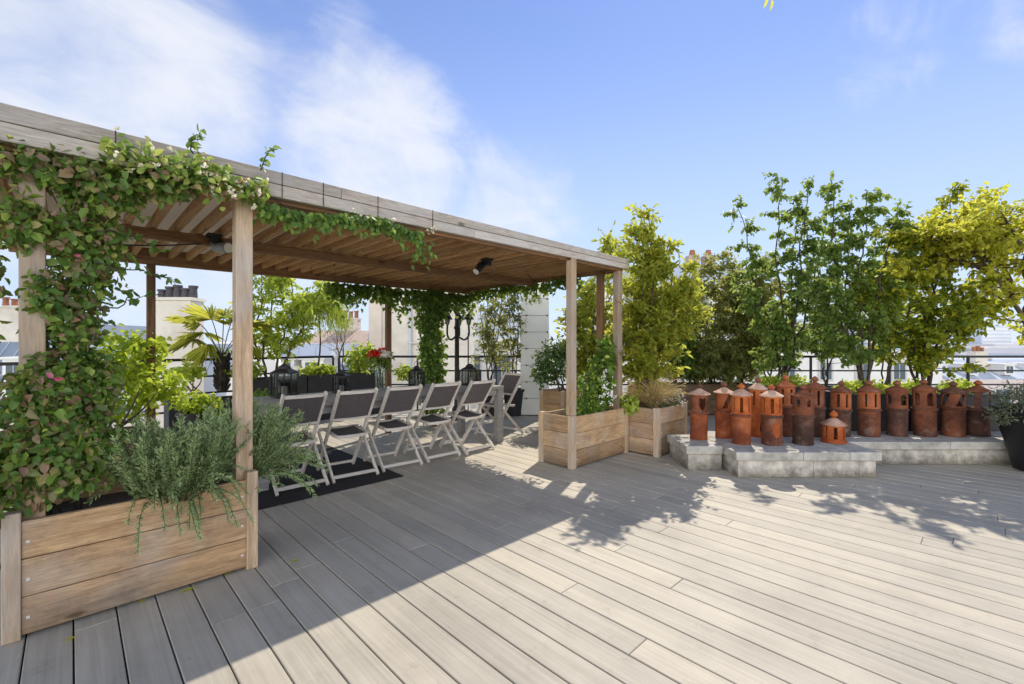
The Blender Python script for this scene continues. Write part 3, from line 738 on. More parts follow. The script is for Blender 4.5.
o = chimney_pot('sooty rightmost pot with broken openwork top beside the olive bush', 977, 5.38, .66, .135, slots(4, .66, .05, .95, ph(4)), T_drk, T_drk, T_brn, T_mid, 'tier', flare=.95)
# oval patch on the stained pot
st = [x for x in bpy.data.objects if x.get('label', '').startswith('soot stained pot')][0]
m = MB(); vs = [(0.104 * math.cos(fv - .05), 0.1195 * math.sin(fv - .05), .17)]
for i in range(24):
    a = 2 * math.pi * i / 24; th = fv - .05 + .36 * math.cos(a); zz = .17 + .085 * math.sin(a); rr = .122 * .87 * .982 + .001
    vs.append((rr * math.cos(th), rr * math.sin(th), zz))
vs[0] = (.1075 * math.cos(fv - .05), .1075 * math.sin(fv - .05), .17)
m.add(vs, [(0, 1 + i, 1 + (i + 1) % 24) for i in range(24)])
pt = obj('patch', m, T_org); pt.parent = st; pt['label'] = 'orange oval patch'

# ------------------------------------------------------------------ TABLE, CHAIRS, RUG
TU0, TU1, TV0, TV1 = 1.22, 4.30, 4.60, 5.55
root = thing('dining_table', 'long grey timber dining table lined with folding chairs', 'table', ((TU0 + TU1) / 2, 5.07, 0))
m = MB()
for i in range(6):
    w = (TV1 - TV0) / 6; m.box(TU0, TU1, TV0 + i * w + .002, TV0 + (i + 1) * w - .002, .735, .775)
obj('tabletop', m, M_table, root, bevel=.004)
m = MB(); m.box(TU0 + .1, TU1 - .1, TV0 + .05, TV0 + .08, .65, .734); m.box(TU0 + .1, TU1 - .1, TV1 - .08, TV1 - .05, .65, .734)
m.box(TU0 + .05, TU0 + .08, TV0 + .1, TV1 - .1, .65, .734); m.box(TU1 - .08, TU1 - .05, TV0 + .1, TV1 - .1, .65, .734)
obj('apron', m, M_table, root, bevel=.003)
for x in (TU0 + .005, TU1 - .098):
    for y in (TV0 + .005, TV1 - .098):
        m = MB(); m.box(x, x + .093, y, y + .093, 0, .7345); obj('leg', m, M_table, root, bevel=.004)
mb = MB(); mb.box(-0.2, 2.45, 4.13, 6.2, 0.001, .008); o = obj('outdoor_rug', mb, M_rug, None, origin=(1.4, 5.1, 0)); tag(o, 'dark flatwoven rug spread on the deck under the dining chairs', 'rug')

def make_chair():
    """facing +Y, origin on the floor at the middle; back leans towards -Y"""
    root = thing('folding_chair', 'x', 'chair', (0, 0, 0), 'folding chairs around the dining table')
    hw = .225
    def rail(t): return Vector((0, -.315 + .63 * t, .905 - .905 * t))   # long back rail: t 0 top .. 1 front foot
    for sx in (-1, 1):
        m = MB(); x = Vector((sx * (hw - .035), 0, 0)); m.bar(rail(0) + x, rail(1) + x + Vector((0, 0, .012)), .024, .042, side=(1, 0, 0)); obj('back_leg', m, M_chy, root, bevel=.004)
        m = MB(); x = Vector((sx * hw, 0, 0)); m.bar(Vector((0, -.27, .012)) + x, Vector((0, .19, .45)) + x, .022, .036, side=(1, 0, 0)); obj('front_leg', m, M_chy, root, bevel=.004)
        m = MB(); x = Vector((sx * (hw - .065), 0, 0)); m.bar(Vector((0, -.16, .435)) + x, Vector((0, .22, .455)) + x, .022, .03, side=(1, 0, 0)); obj('seat_rail', m, M_chy, root, bevel=.004)
    def cross(name, y, z, w, h, dep, bow=0.0):
        m = MB(); pts = []
        n = 8
        for i in range(n):
            xa, xb = -w + 2 * w * i / n, -w + 2 * w * (i + 1) / n
            f = lambda q: -bow * (1 - (q / w) ** 2)
            m.bar((xa, y + f(xa), z), (xb, y + f(xb), z), dep, h, side=(0, 1, 0), tint=.5)
        obj(name, m, M_chx, root)
    p = rail(.025); cross('top_rail', p.y, p.z, hw - .047, .032, .022, .02)
    p = rail(.34); cross('back_rail', p.y, p.z, hw - .047, .026, .02, .02)
    p = rail(.95); cross('front_stretcher', p.y, p.z + .01, hw - .047, .025, .02)
    cross('rear_stretcher', -.235, .055, hw - .011, .03, .02)
    cross('seat_back_rail', -.145, .425, hw - .077, .03, .022, .025)
    cross('seat_front_rail', .22, .452, hw - .011, .03, .022)
    m = MB(); n = 8
    def sheet(a, b, hw_, bow, th=.004):
        vs = []; fs = []
        k = 10
        for j in range(2):
            base = a if j == 0 else b
            for i in range(k + 1):
                q = -1 + 2 * i / k; vs.append((base[0].x + q * hw_, base[0].y - bow * (1 - q * q), base[0].z - base[1] * (1 - q * q)))
        for i in range(k): fs.append((i, i + 1, i + k + 2, i + k + 1))
        return vs, fs
    p0, p1 = rail(.04), rail(.325)
    vs, fs = sheet((p0, 0), (p1, 0), hw - .048, .022); m.add(vs, fs)
    o = obj('back_fabric', m, M_fabric, root); s = o.modifiers.new('thick', 'SOLIDIFY'); s.thickness = .005
    m = MB(); vs, fs = sheet((Vector((0, -.14, .44)), .02), (Vector((0, .22, .466)), .015), hw - .055, 0.0); m.add(vs, fs)
    o = obj('seat_fabric', m, M_fabric, root); s = o.modifiers.new('thick', 'SOLIDIFY'); s.thickness = .005
    return root
ch = make_chair()
near = [(1.53, 'folding chair just right of the rosemary, first fully seen backrest'),
        (2.08, 'second fully seen folding chair along the near table side'), (2.61, 'middle folding chair of the near side, in front of the flower vase'),
        (3.15, 'fourth folding chair of the near side, left of the last one'), (3.66, 'last folding chair of the near side, next to the table leg')]
first = True
for u, l in near:
    loc = (u + rnd.uniform(-.015, .015), 4.63 + rnd.uniform(-.02, .02), 0); rz = rnd.uniform(-.06, .06)
    if first: ch.location = loc; ch.rotation_euler = (0, 0, rz); ch['label'] = l; first = False
    else: dup(ch, loc, rz, l)
dup(ch, (4.60, 5.02, 0), math.pi / 2, 'folding chair alone at the right end of the table, seen from the side')

# ------------------------------------------------------------------ THINGS ON THE TABLE
def lantern(label, u, v, w, h, glass=True):
    root = thing('lantern', label, 'lantern', (u, v, .776), 'black lanterns on the table')
    z = .776
    m = MB(); m.box(u - w, u + w, v - w, v + w, z, z + .02); obj('base', m, M_black, root, bevel=.003)
    m = MB(); hh = h * .72
    for x in (-1, 1):
        for y in (-1, 1): m.box(u + x * (w - .008) - .008, u + x * (w - .008) + .008, v + y * (w - .008) - .008, v + y * (w - .008) + .008, z + .0205, z + hh)
    for k in (-.33, .33):
        for y in (-1, 1):
            m.box(u + k * w - .003, u + k * w + .003, v + y * (w - .006) - .003, v + y * (w - .006) + .003, z + .0205, z + hh)
            m.box(u + y * (w - .006) - .003, u + y * (w - .006) + .003, v + k * w - .003, v + k * w + .003, z + .0205, z + hh)
    obj('cage', m, M_black, root)
    m = MB()
    r = w * 1.3
    prof = [(r * 1.05, hh), (r * 1.05, hh + .012), (r * .5, hh + (h - hh) * .5), (r * .4, hh + (h - hh) * .8), (r * .1, h)]
    m.lathe(prof, 4 if w > .07 else 16, (u, v, z)); o = obj('lid', m, M_black, root)
    m = MB(); m.tube([(u + math.cos(a) * .035, v, z + h + .02 + math.sin(a) * .035) for a in [i * math.pi / 8 for i in range(-2, 11)]], .003, 5); obj('handle', m, M_black, o)
    m = MB(); m.lathe([(.03, .0205), (.03, hh * .45), (.004, hh * .45 + .003)], 16, (u, v, z)); obj('candle', m, M_dirtyw, root, smooth=True)
    if glass:
        m = MB(); g = w - .014; m.box(u - g, u + g, v - g, v + g, z + .021, z + hh - .002); obj('pane', m, M_dglass, root)
lantern('large black cage lantern at the left end of the table', 1.68, 5.33, .115, .36)
lantern('small black lantern on the table left of the flower vase', 2.32, 5.33, .085, .265)
lantern('short black lantern with pale candle on the table right of the vase', 3.36, 5.33, .08, .285)
lantern('wide black lantern near the right end of the table', 4.03, 5.02, .115, .30)
vu, vv = 2.82, 5.33
root = thing('vase', 'tall clear glass vase on the table holding red and white flowers', 'vase', (vu, vv, .776))
m = MB(); m.lathe([(.05, .0), (.062, .005), (.06, .1), (.072, .34), (.069, .34), (.057, .1), (.056, .012), (.01, .01)], 28, (vu, vv, .776)); obj('glass', m, M_glass, root, smooth=True)
m = MB(); m.lathe([(.001, .0125), (.054, .0125), (.054, .16), (.001, .16)], 24, (vu, vv, .776)); obj('water', m, M_glass, root, smooth=True)
root = thing('bouquet', 'bunch of red roses and white flowers standing in the glass vase', 'flowers', (vu, vv, .80))
m = MB(); lf = Leaves(); heads = []
for i in range(16):
    a = i * 2.4; r = .03 + .10 * math.sqrt(i / 16); top = Vector((vu + math.cos(a) * r, vv + math.sin(a) * r, 1.19 + .06 * (1 - i / 16) + rnd.uniform(-.03, .03)))
    m.tube([(vu - math.cos(a) * .02, vv - math.sin(a) * .02, .80), (vu + math.cos(a) * .03, vv + math.sin(a) * .03, 1.10), top], .0025, 4); heads.append(top)
    for k in range(16): lf.add(top - Vector((0, 0, rnd.uniform(.02, .14))) + rv(.03), rv(1), Vector((0, 0, 1)) + rv(.5), .06, .03)
obj('stems', m, M_stem, root); lf.build('foliage', G_ivy, root)
for i, hd in enumerate(heads):
    lf = Leaves()
    rr = .036 if i % 3 else .043
    for k in range(46):
        u_ = rv(1).normalized(); u_.z = abs(u_.z) * .8 - .15
        lf.add(hd + u_ * rr * rnd.uniform(.3, .8), u_ + rv(.5), u_ + rv(.3), rr * .9, rr * .9)
    right = (hd - Vector((vu, vv, hd.z))).dot(W(0, 1))
    lf.build('white_flower' if right > .04 else 'red_flower', G_whitep if right > .04 else G_red, root)

# ------------------------------------------------------------------ LIGHTS AND CABLE UNDER THE ROOF
def spot(label, p, d, L, r, body, bracket_to):
    p, d = Vector(p), Vector(d).normalized(); root = thing('spotlight', label, 'spotlight', p, 'spotlights hung under the pergola roof')
    m = MB(); m.tube([p - d * L / 2, p - d * L * .42, p + d * L * .45, p + d * L / 2], [r * .6, r * .9, r, r * 1.04], 20); obj('housing', m, body, root, smooth=True)
    m = MB(); m.tube([p + d * (L / 2 + .001), p + d * (L / 2 + .006)], [r * .92, r * .9], 20); obj('lens', m, M_lens, root)
    m = MB(); b = Vector(bracket_to); m.obox(b - Vector((0, 0, .035)), Vector((.03, 0, 0)), Vector((0, .04, 0)), Vector((0, 0, .03))); m.bar(p - Vector((0, 0, .0)) + Vector((0, 0, r)), b, .035, .012); m.obox(b, Vector((.05, 0, 0)), Vector((0, .05, 0)), Vector((0, 0, .012)))
    m.tube([p + Vector((-r, 0, r * .6)), p + Vector((0, 0, r + .02)), p + Vector((r, 0, r * .6))], .008, 6)
    obj('bracket', m, M_black, root)
spot('grey spotlight under the rafters beside the second post', at(221, 248, 3.87), W(-.35, 1, -.12), .17, .045, M_grey, (at(214, 232, 3.87).x, at(214, 232, 3.87).y, 2.284))
spot('black spotlight with white face under the rafters at right', at(480, 268, 5.0), W(-.6, -.6, -.75), .15, .04, M_black, (at(487, 262, 5.0).x, at(487, 262, 5.0).y, 2.284))
m = MB(); m.tube(catmull([(-.3, 4.6, 2.2), (.1, 4.57, 2.12), (.45, 4.55, 2.14), (.78, 4.53, 2.2)], 16), .006, 6); o = obj('cable', m, M_black, None, origin=(0.2, 4.58, 2.15)); tag(o, 'black cable sagging along the middle roof beam at left', 'cable')
m = MB(); m.tube(catmull([(4.35, 4.2, 2.28), (4.36, 4.1, 2.18), (4.27, 4.0, 2.15), (4.2, 3.95, 2.11)], 10), .006, 6); o = obj('cable', m, M_black, None, origin=(4.3, 4.1, 2.2)); tag(o, 'short loose cable hanging from the rafters right of the black spotlight', 'cable')

# ------------------------------------------------------------------ CLIMBERS ON THE PERGOLA
def vine_tube(m, pts, r, n=12):
    c = catmull(pts, n); m.tube([p + rv(.012) for p in c], [r * (1 - .6 * i / n) for i in range(n + 1)], 5)
root = thing('climbing_plant', 'large leafy climber with pinkish leaves covering the leftmost post and beam', 'climbing plant', (-0.15, 3.3, .5))
m = MB(); lf = Leaves(); fl = Leaves()
for i in range(9):
    x = rnd.uniform(-.4, .1)
    vine_tube(m, [(x, 3.35, .45), (x + rnd.uniform(-.1, .1), 3.3 + rnd.uniform(-.06, .06), 1.0), (-.0 + rnd.uniform(-.1, .1), 3.3, 1.7), (.05 + rnd.uniform(-.15, .15), 3.22, 2.2)], .006)
vine_tube(m, [(-.1, 3.2, 2.25), (.3, 3.085, 2.33), (.75, 3.085, 2.3), (1.1, 3.13, 2.24), (1.6, 3.13, 2.24), (2.2, 3.15, 2.24)], .005, 20)
B = [((-.32, 3.18, .80), (.27, .25, .30), 3.0), ((-.02, 3.18, .84), (.27, .20, .27), 3.2), ((-.44, 3.24, 1.2), (.2, .22, .4), 1.8), ((.0, 3.22, 1.16), (.23, .18, .27), 2.4),
     ((.0, 3.24, 1.5), (.16, .16, .25), 1.2), ((.06, 3.22, 1.85), (.19, .15, .3), 1.7), ((-.34, 3.26, 1.75), (.13, .2, .5), 1.3), ((.12, 3.16, 2.17), (.20, .14, .16), 1.5),
     ((-.10, 3.17, 2.24), (.27, .14, .13), 1.1), ((.36, 3.12, 2.27), (.18, .10, .11), 1.1), ((-.4, 3.15, 2.2), (.2, .15, .2), .8), ((-.55, 3.3, 1.6), (.25, .25, .7), 2.2), ((-.12, 3.14, 1.12), (.14, .06, .16), .7), ((-.16, 3.14, 1.95), (.12, .05, .15), .5), ((-.10, 3.14, 1.62), (.07, .04, .12), .2)]
blob_leaves(lf, B, 14500, .043, .029, out=.9, droop=.35, fill=.45)
# top of the beam: sprawling growth with pale blossoms
for (x0, x1, z, rz, n) in ((0.12, .66, 2.33, .07, 330), (.5, .86, 2.29, .07, 190)):
    for i in range(n):
        x = rnd.uniform(x0, x1); p = Vector((x, 3.06 + rnd.gauss(0, .04), z + rnd.gauss(0, rz * .6)))
        lf.add(p, Vector((rnd.gauss(0, .5), -.3, rnd.gauss(-.2, .5))), Vector((0, -.8, .5)) + rv(.4), .05 * rnd.uniform(.7, 1.2), .032, rnd.choice((None, None, .45, .98)))
    for i in range(n // 8):
        x = rnd.uniform(x0, x1); p = Vector((x, 3.02 + rnd.gauss(0, .03), z + rnd.gauss(.01, rz * .6)))
        for k in range(5): fl.add(p, rv(1), Vector((0, -.8, .5)) + rv(.3), .024, .017, 1.0 if rnd.random() < .96 else rnd.random() * .5)
for i in range(9):
    c, r, w = rnd.choice(B); u_ = rv(1).normalized(); p = Vector(c) + Vector((u_.x * r[0], -abs(u_.y) * r[1], u_.z * r[2])) * 1.05
    for k in range(2): fl.add(p, rv(1), Vector((0, -1, .2)) + rv(.3), .04, .024, rnd.random() * .55)
# garland hanging below the beam right of the second post
for i in range(640):
    x = .82 + 1.15 * rnd.random() ** .9
    zc = 2.265 - .035 * math.sin((x - .8) * 6); p = Vector((x, 3.10 + rnd.gauss(0, .035), zc - abs(rnd.gauss(0, .05 if x < 1.8 else .04))))
    lf.add(p, Vector((rnd.gauss(0, .5), -.2, -.7)) + rv(.2), Vector((0, -.9, .4)) + rv(.4), .05 * rnd.uniform(.7, 1.2), .03, rnd.uniform(0, .45))
for i in range(60):
    lf.add(Vector((2.0, 3.12, 2.15)) + Vector((rnd.gauss(0, .05), rnd.gauss(0, .03), rnd.gauss(0, .06))), Vector((0, -.2, -.8)) + rv(.4), Vector((0, -.9, .4)) + rv(.4), .045, .028, rnd.uniform(0, .45))
for x in (1.42, 1.5, 1.72, 2.05):
    for k in range(14): fl.add(Vector((x, 3.05, 2.27)) + rv(.018), rv(1), Vector((0, -.8, .5)) + rv(.4), .025, .018, 1.0)
# loose shoots
for (a, b) in (((.12, 3.05, 1.75), (.42, 3.2, 1.72)), ((.1, 3.1, 1.55), (.33, 3.2, 1.62)), ((.1, 3.1, 1.95), (.38, 3.15, 1.86)), ((.8, 2.98, 2.4), (.86, 2.94, 2.52)), ((.45, 2.98, 2.4), (.5, 2.92, 2.5)), ((-.3, 2.9, 1.3), (-.35, 2.75, 1.25))):
    a, b = Vector(a), Vector(b); vine_tube(m, [a, a.lerp(b, .5) + Vector((0, 0, .03)), b], .004, 6)
    for i in range(16):
        p = a.lerp(b, i / 15) + Vector((0, 0, .02)); lf.add(p, (b - a) * .5 + rv(.5), Vector((0, 0, 1)) + rv(.6), .05, .028, rnd.uniform(0, .3))
obj('vine', m, M_barkd, root, smooth=True); lf.build('foliage', G_climb, root); fl.build('blossom', G_pink, root)

root = thing('climbing_plant', 'dense ivy climbing a column and hanging along the rear pergola beam', 'climbing plant', (4.28, 6.3, .0))
m = MB(); lf = Leaves()
for i in range(6):
    x = 4.28 + rnd.uniform(-.1, .1); vine_tube(m, [(x, 6.4, 0), (x + .05, 6.35, .8), (x - .05, 6.3, 1.5), (x, 6.25, 2.2)], .014)
vine_tube(m, [(2.6, 6.25, 2.2), (3.4, 6.22, 2.17), (4.3, 6.22, 2.15), (5.0, 6.2, 2.2)], .01); vine_tube(m, [(5.0, 6.2, 2.2), (5.02, 5.2, 2.24), (5.0, 4.0, 2.26)], .01)
blob_leaves(lf, [((4.28, 6.3, .95), (.24, .22, .35), 1.6), ((4.26, 6.3, 1.3), (.25, .22, .35), 1.8), ((4.22, 6.28, 1.7), (.26, .22, .35), 1.8), ((4.32, 6.25, 2.03), (.42, .22, .22), 1.6), ((4.28, 6.3, .5), (.25, .25, .45), 1.0)], 2500, .075, .06, out=.9)
for i in range(1500):
    x = rnd.uniform(2.5, 5.05); sag = .07 + .07 * abs(math.sin(x * 4)) + (.06 if x > 3.6 else 0)
    p = Vector((x, 6.2 + rnd.gauss(0, .06), 2.2 - abs(rnd.gauss(0, sag)))); lf.add(p, Vector((0, -.3, -.6)) + rv(.5), Vector((0, -.8, .5)) + rv(.5), .07, .055)
for i in range(900):
    y = rnd.uniform(3.75, 6.2); p = Vector((4.98 + rnd.gauss(0, .06), y, 2.26 - abs(rnd.gauss(0, .05 + .05 * abs(math.sin(y * 3)))))); lf.add(p, Vector((-.3, 0, -.6)) + rv(.5), Vector((-.8, 0, .5)) + rv(.5), .06, .045)
obj('vine', m, M_barkd, root, smooth=True); lf.build('foliage', G_ivy, root)

root = thing('climbing_plant', 'green climber rising between the two posts of the right corner planter', 'climbing plant', (4.6, 3.3, .52))
m = MB(); lf = Leaves(); fl = Leaves()
for i in range(7):
    x = rnd.uniform(4.35, 4.85); vine_tube(m, [(x, 3.3, .5), (x + rnd.uniform(-.08, .08), 3.25, .9), (4.75 + rnd.uniform(-.15, .15), 3.2, 1.25)], .006)
blob_leaves(lf, [((4.66, 3.33, .80), (.26, .2, .28), 1.6), ((4.78, 3.3, 1.05), (.20, .16, .25), 1.4), ((4.84, 3.28, 1.3), (.14, .1, .15), .6), ((4.5, 3.3, .62), (.38, .2, .12), 1.0)], 2400, .06, .04, out=.8)
blob_leaves(lf, [((5.0, 3.04, .62), (.14, .10, .13), 1.0)], 260, .055, .045, out=.8, tint=lambda p: rnd.uniform(.8, 1.0))
for i in range(14):
    p = Vector((4.6, 3.1, .85)) + Vector((rnd.gauss(0, .1), 0, rnd.gauss(0, .12)))
    for k in range(6): fl.add(p + rv(.012), rv(1), Vector((-.3, -.8, .5)) + rv(.3), .026, .02, 1.0)
obj('vine', m, M_stem, root); lf.build('foliage', leafmat('fresh_climber_leaf', [(0.070, 0.158, 0.026), (0.122, 0.245, 0.035), (0.175, 0.315, 0.053), (0.525, 0.630, 0.105)], tf=.4), root); fl.build('blossom', G_whitep, root)

# ------------------------------------------------------------------ ROSEMARY, GRASS AND LOW PLANTS
def rosemary(label, base, spread, n, hmin, hmax, lean, hang=0.0):
    root = thing('rosemary', label, 'shrub', base, 'rosemary bushes in the near planter'); m = MB(); lf = Leaves(); base = Vector(base)
    for i in range(n):
        a = rnd.uniform(0, 2 * math.pi); r = rnd.random() ** .5
        p = base + Vector((math.cos(a) * r * spread[0] * .45, math.sin(a) * r * spread[1] * .45, 0))
        d = Vector((math.cos(a) * r * .42, math.sin(a) * r * .42, 1)) + Vector(lean) * rnd.uniform(.4, 1.2) + rv(.15)
        L = rnd.uniform(hmin, hmax); pts = [p]; d.normalize(); hg = hang * (rnd.random() < .16) * rnd.uniform(.5, 1.4)
        for k in range(7):
            d = (d + rv(.07) + Vector((0, -hg * .10, .05 - hg * .34))).normalized(); pts.append(pts[-1] + d * L / 7)
        m.tube(pts, [.003, .0028, .0025, .002, .002, .0016, .0013, .001], 3)
        nn = int(L * 210)
        for k in range(nn):
            x = (.12 + .88 * k / nn) * 7; j = min(int(x), 6); q = pts[j].lerp(pts[j + 1], x - j); dd = (pts[j + 1] - pts[j]).normalized()
            o = rv(1); o = (o - dd * o.dot(dd)).normalized()
            lf.add(q, dd * .75 + o * .75, o.cross(dd) + o * .5, rnd.uniform(.02, .032), .0058, min(1, max(0, .15 + .55 * x / 7 + rnd.gauss(0, .2))))
    obj('stems', m, M_stem, root); lf.build('foliage', G_rose, root, fold=.1, curl=.05)
rosemary('bushy rosemary spilling over the middle of the large left planter', (.43, 3.2, .50), (.36, .3), 270, .24, .5, (-.02, -.32, 0), hang=1.2)
rosemary('smaller rosemary bush leaning out past the second post beside the chairs', (.80, 3.40, .48), (.2, .3), 270, .28, .54, (.62, -.04, 0), hang=.8)

root = thing('feather_grass', 'tuft of straw coloured feather grass in the planter by the plinth', 'grass', (5.4, 2.92, .52))
lf = Leaves(); m = MB()
def blade(p, d, L, w, droop, t):
    p = Vector(p); d = Vector(d).normalized()
    for k in range(5):
        lf.add(p, d, Vector((-.6, -.6, .4)) + rv(.3), L / 5 * 1.08, w * (1 - .15 * k), t); p = p + d * L / 5; d = (d + Vector((d.x * .2, d.y * .2, -droop))).normalized()
for i in range(620):
    a = rnd.uniform(0, 6.28); r = rnd.random() ** .6; blade((5.38 + .07 * math.cos(a) * r, 2.95 + .06 * math.sin(a) * r, .52), (math.cos(a) * r * .55 - .1, math.sin(a) * r * .55 + .03, 1), rnd.uniform(.28, .58), .009, .08 + .25 * r, rnd.random())
lf.build('blades', G_grass, root)
root = thing('flowering_plant', 'low pale flowering plant spilling over the right of the grass planter', 'plant', (5.55, 2.85, .52))
lf = Leaves(); fl = Leaves(); m = MB()
for i in range(130):
    a = rnd.uniform(0, 6.28); r = rnd.random() ** .5; p = Vector((5.52 + .24 * r * math.cos(a), 2.9 + .2 * r * math.sin(a), .5)); q = p + Vector((.1 * math.cos(a) * r, .1 * math.sin(a) * r, rnd.uniform(.08, .26)))
    m.tube([p, q], .0012, 3)
    for k in range(7): lf.add(p.lerp(q, rnd.random()), rv(1), Vector((0, 0, 1)) + rv(.5), .03, .012)
    for k in range(4): fl.add(q + rv(.01), rv(1), Vector((-.4, -.4, 1)) + rv(.3), .016, .011, 1.0)
obj('stems', m, M_stem, root); lf.build('foliage', G_grey, root); fl.build('blossom', G_whitep, root)

def shrub(name, label, blobs, n, ll, lw, mat, base, cat='shrub', group=None, stems=5, droop=.3, barkm=None, fill=.45):
    root = thing(name, label, cat, base, group); m = MB(); lf = Leaves()
    for i in range(stems):
        c, r, w = blobs[i % len(blobs)]; c = Vector(c) + Vector((rnd.gauss(0, r[0] * .4), rnd.gauss(0, r[1] * .4), rnd.gauss(0, r[2] * .3))); b = Vector(base) + Vector((rnd.gauss(0, .04), rnd.gauss(0, .04), 0))
        m.tube(catmull([b, b.lerp(c, .5) + rv(.03), c], 6), [.012, .011, .01, .008, .007, .005, .003], 5)
    obj('stems', m, barkm or M_bark, root, smooth=True); blob_leaves(lf, blobs, n, ll, lw, droop=droop, fill=fill); lf.build('foliage', mat, root); return root
b = at(133, 345, 4.9)
shrub('shrub', 'bright yellow green shrub behind the large left planter', [(at(132, 352, 4.9), (.42, .35, .28), 2), (at(110, 380, 4.8), (.35, .3, .25), 1.3), (at(158, 385, 4.9), (.3, .3, .22), 1.2), (at(120, 405, 4.8), (.4, .3, .2), 1)], 1300, .075, .06, G_fresh, (.2, 4.85, .6))
shrub('shrub', 'dark green rounded shrub in the tan planter by the white shaft', [(at(552, 362, 7.2), (.30, .30, .36), 2), (at(545, 372, 7.2), (.25, .25, .25), 1), (at(562, 350, 7.2), (.2, .2, .2), .7)], 1500, .06, .035, G_dark, (5.6, 4.65, .55))
for px, py, d, rx, rz, n, l in ((318, 372, 8.2, .36, .16, 420, 'low lime green shrub in the trough behind the small lantern'), (360, 360, 8.75, .30, .34, 520, 'taller lime green shrub in the trough behind the flower vase')):
    c = at(px, py, d); shrub('shrub', l, [(c, (rx, .25, rz), 1), (c + Vector((.15, 0, .12 if rz > .2 else .03)), (rx * .5, .2, rz * .7), .5)], n, .085, .06, G_lime, (c.x, c.y, .62), group='lime shrubs along the rear railing')
for px, py, d, rx, rz, n, l in ((245, 370, 7.4, .30, .16, 380, 'low lime green plant in the trough at the foot of the small palm'), (190, 372, 7.0, .26, .14, 300, 'low lime green plant left of the small palm'), (405, 372, 9.0, .22, .14, 260, 'low lime green plant by the foot of the ivy column')):
    c = at(px, py, d); shrub('shrub', l, [(c, (rx, .22, rz), 1)], n, .075, .05, G_lime, (c.x, c.y, .62), group='lime shrubs along the rear railing')
for px, py, d, rx, rz, n, mt, l in ((196, 402, 6.0, .34, .17, 520, G_fresh, 'low leafy green plant in front of the palm trough, left of the second post'), (262, 398, 6.6, .24, .14, 320, G_ivy, 'low dark green plant just right of the second post')):
    c = at(px, py, d)
    r_ = thing('resin_planter', 'black bowl under the ' + l.split(' plant')[0] + ' plant by the second post', 'planter', (c.x, c.y, 0), 'black bowls near the second post'); m = MB(); m.lathe([(.14, 0), (.2, .42), (.22, .42), (.22, .46), (.19, .46), (.18, .41), (.01, .41)], 24, (c.x, c.y, 0)); obj('body', m, M_dark, r_, smooth=True)
    shrub('shrub', l, [(c, (rx, .25, rz), 1), (c + Vector((.1, -.1, -.08)), (rx * .7, .2, rz), .6)], n, .06, .042, mt, (c.x, c.y, .41), group='low plants near the second post')
c = W(6.76, 4.0, .80); shrub('hedge', 'clipped lime green hedge in the black square planter behind the pots', [(c, (.22, .22, .12), 1), (W(6.76, 3.82, .78), (.18, .2, .12), 1), (W(6.76, 4.2, .78), (.18, .2, .12), 1)], 800, .05, .035, G_lime, W(6.76, 4.0, .66), cat='hedge')
c = W(5.95, 4.7, .76); shrub('shrub', 'low lime green shrub behind the orange slotted pot', [(c, (.25, .18, .13), 1), (W(5.95, 5.05, .72), (.2, .18, .1), .6)], 480, .06, .045, G_lime, W(5.95, 4.7, .64))
for s_, l in ((4.42, 'low lime shrub filling the black planter behind the brown slotted pots'), (5.1, 'low lime shrub at the left end of the right hand black planter'), (5.75, 'low lime shrub behind the rightmost pots')):
    c = W(5.95, s_, .76); shrub('shrub', l, [(c, (.26, .17, .13), 1), (c + Vector((.1, -.12, .04)), (.15, .12, .1), .5)], 420, .055, .04, G_lime, W(5.95, s_, .64), group='low lime shrubs behind the pots')
c = at(905, 402, 5.95); shrub('shrub', 'small dark green plant between the window pots', [(c, (.16, .15, .12), 1)], 260, .05, .035, G_green, W(5.95, 5.2, .62))

# right foreground pot with olive bush
pc = W(4.85, 5.66, 0)
root = thing('tapered_pot', 'tall black tapered pot at the right edge of the deck', 'pot', pc)
m = MB(); m.lathe([(.20, 0), (.22, .01), (.30, .35), (.385, .64), (.40, .645), (.40, .68), (.36, .68), (.35, .60), (.01, .60)], 40, pc); obj('body', m, M_black, root, smooth=True)
m = MB(); m.lathe([(.01, .601), (.345, .601), (.345, .63), (.01, .635)], 24, pc); obj('soil', m, M_soil, root)
shrub('shrub', 'grey green olive bush in the black pot at the right edge', [(pc + Vector((0, 0, .82)), (.42, .42, .2), 1.6), (pc + W(0, -.3, .76), (.22, .2, .18), 1), (pc + W(0, -.42, .62), (.13, .15, .14), .6), (pc + W(0, .2, .9), (.3, .3, .15), .6)], 1900, .045, .012, G_grey, pc + Vector((0, 0, .6)), stems=16)

# ------------------------------------------------------------------ TREES
taper = lambda t: 1.15 - .75 * t
# yellow green tree behind the grass planter
b = W(5.85, 1.62, 0)      # rooted in the back of the grass planter
tp = lambda px, py, d: at(px, py, d)
b2 = b + Vector((0, 0, .5))
tree('yellow_green_tree', 'bushy yellow green tree rising from behind the feather grass at the pergola corner', 'tree', b2,
     [[b2, tp(640, 350, 5.90), tp(640, 290, 5.87), tp(634, 232, 5.84)], [b2, tp(645, 350, 5.85), tp(655, 280, 5.76), tp(648, 219, 5.69)], [b2, tp(648, 345, 5.84), tp(668, 300, 5.83), tp(669, 240, 5.75)],
      [b2, tp(650, 350, 5.85), tp(672, 320, 5.76), tp(684, 275, 5.70)], [b2, tp(640, 355, 6.00), tp(634, 310, 6.00), tp(645, 262, 5.98)], [b2, tp(660, 350, 5.90), tp(684, 325, 5.87), tp(692, 300, 5.88)]],
     G_yel, r0=.02, nb=20, blen=.39, t0=.14, up=.4, ntw=9, twl=.18, nl=9, ll=.072, lw=.038, droop=.1, shape=taper)
b = W(8.7, 1.45, 0)
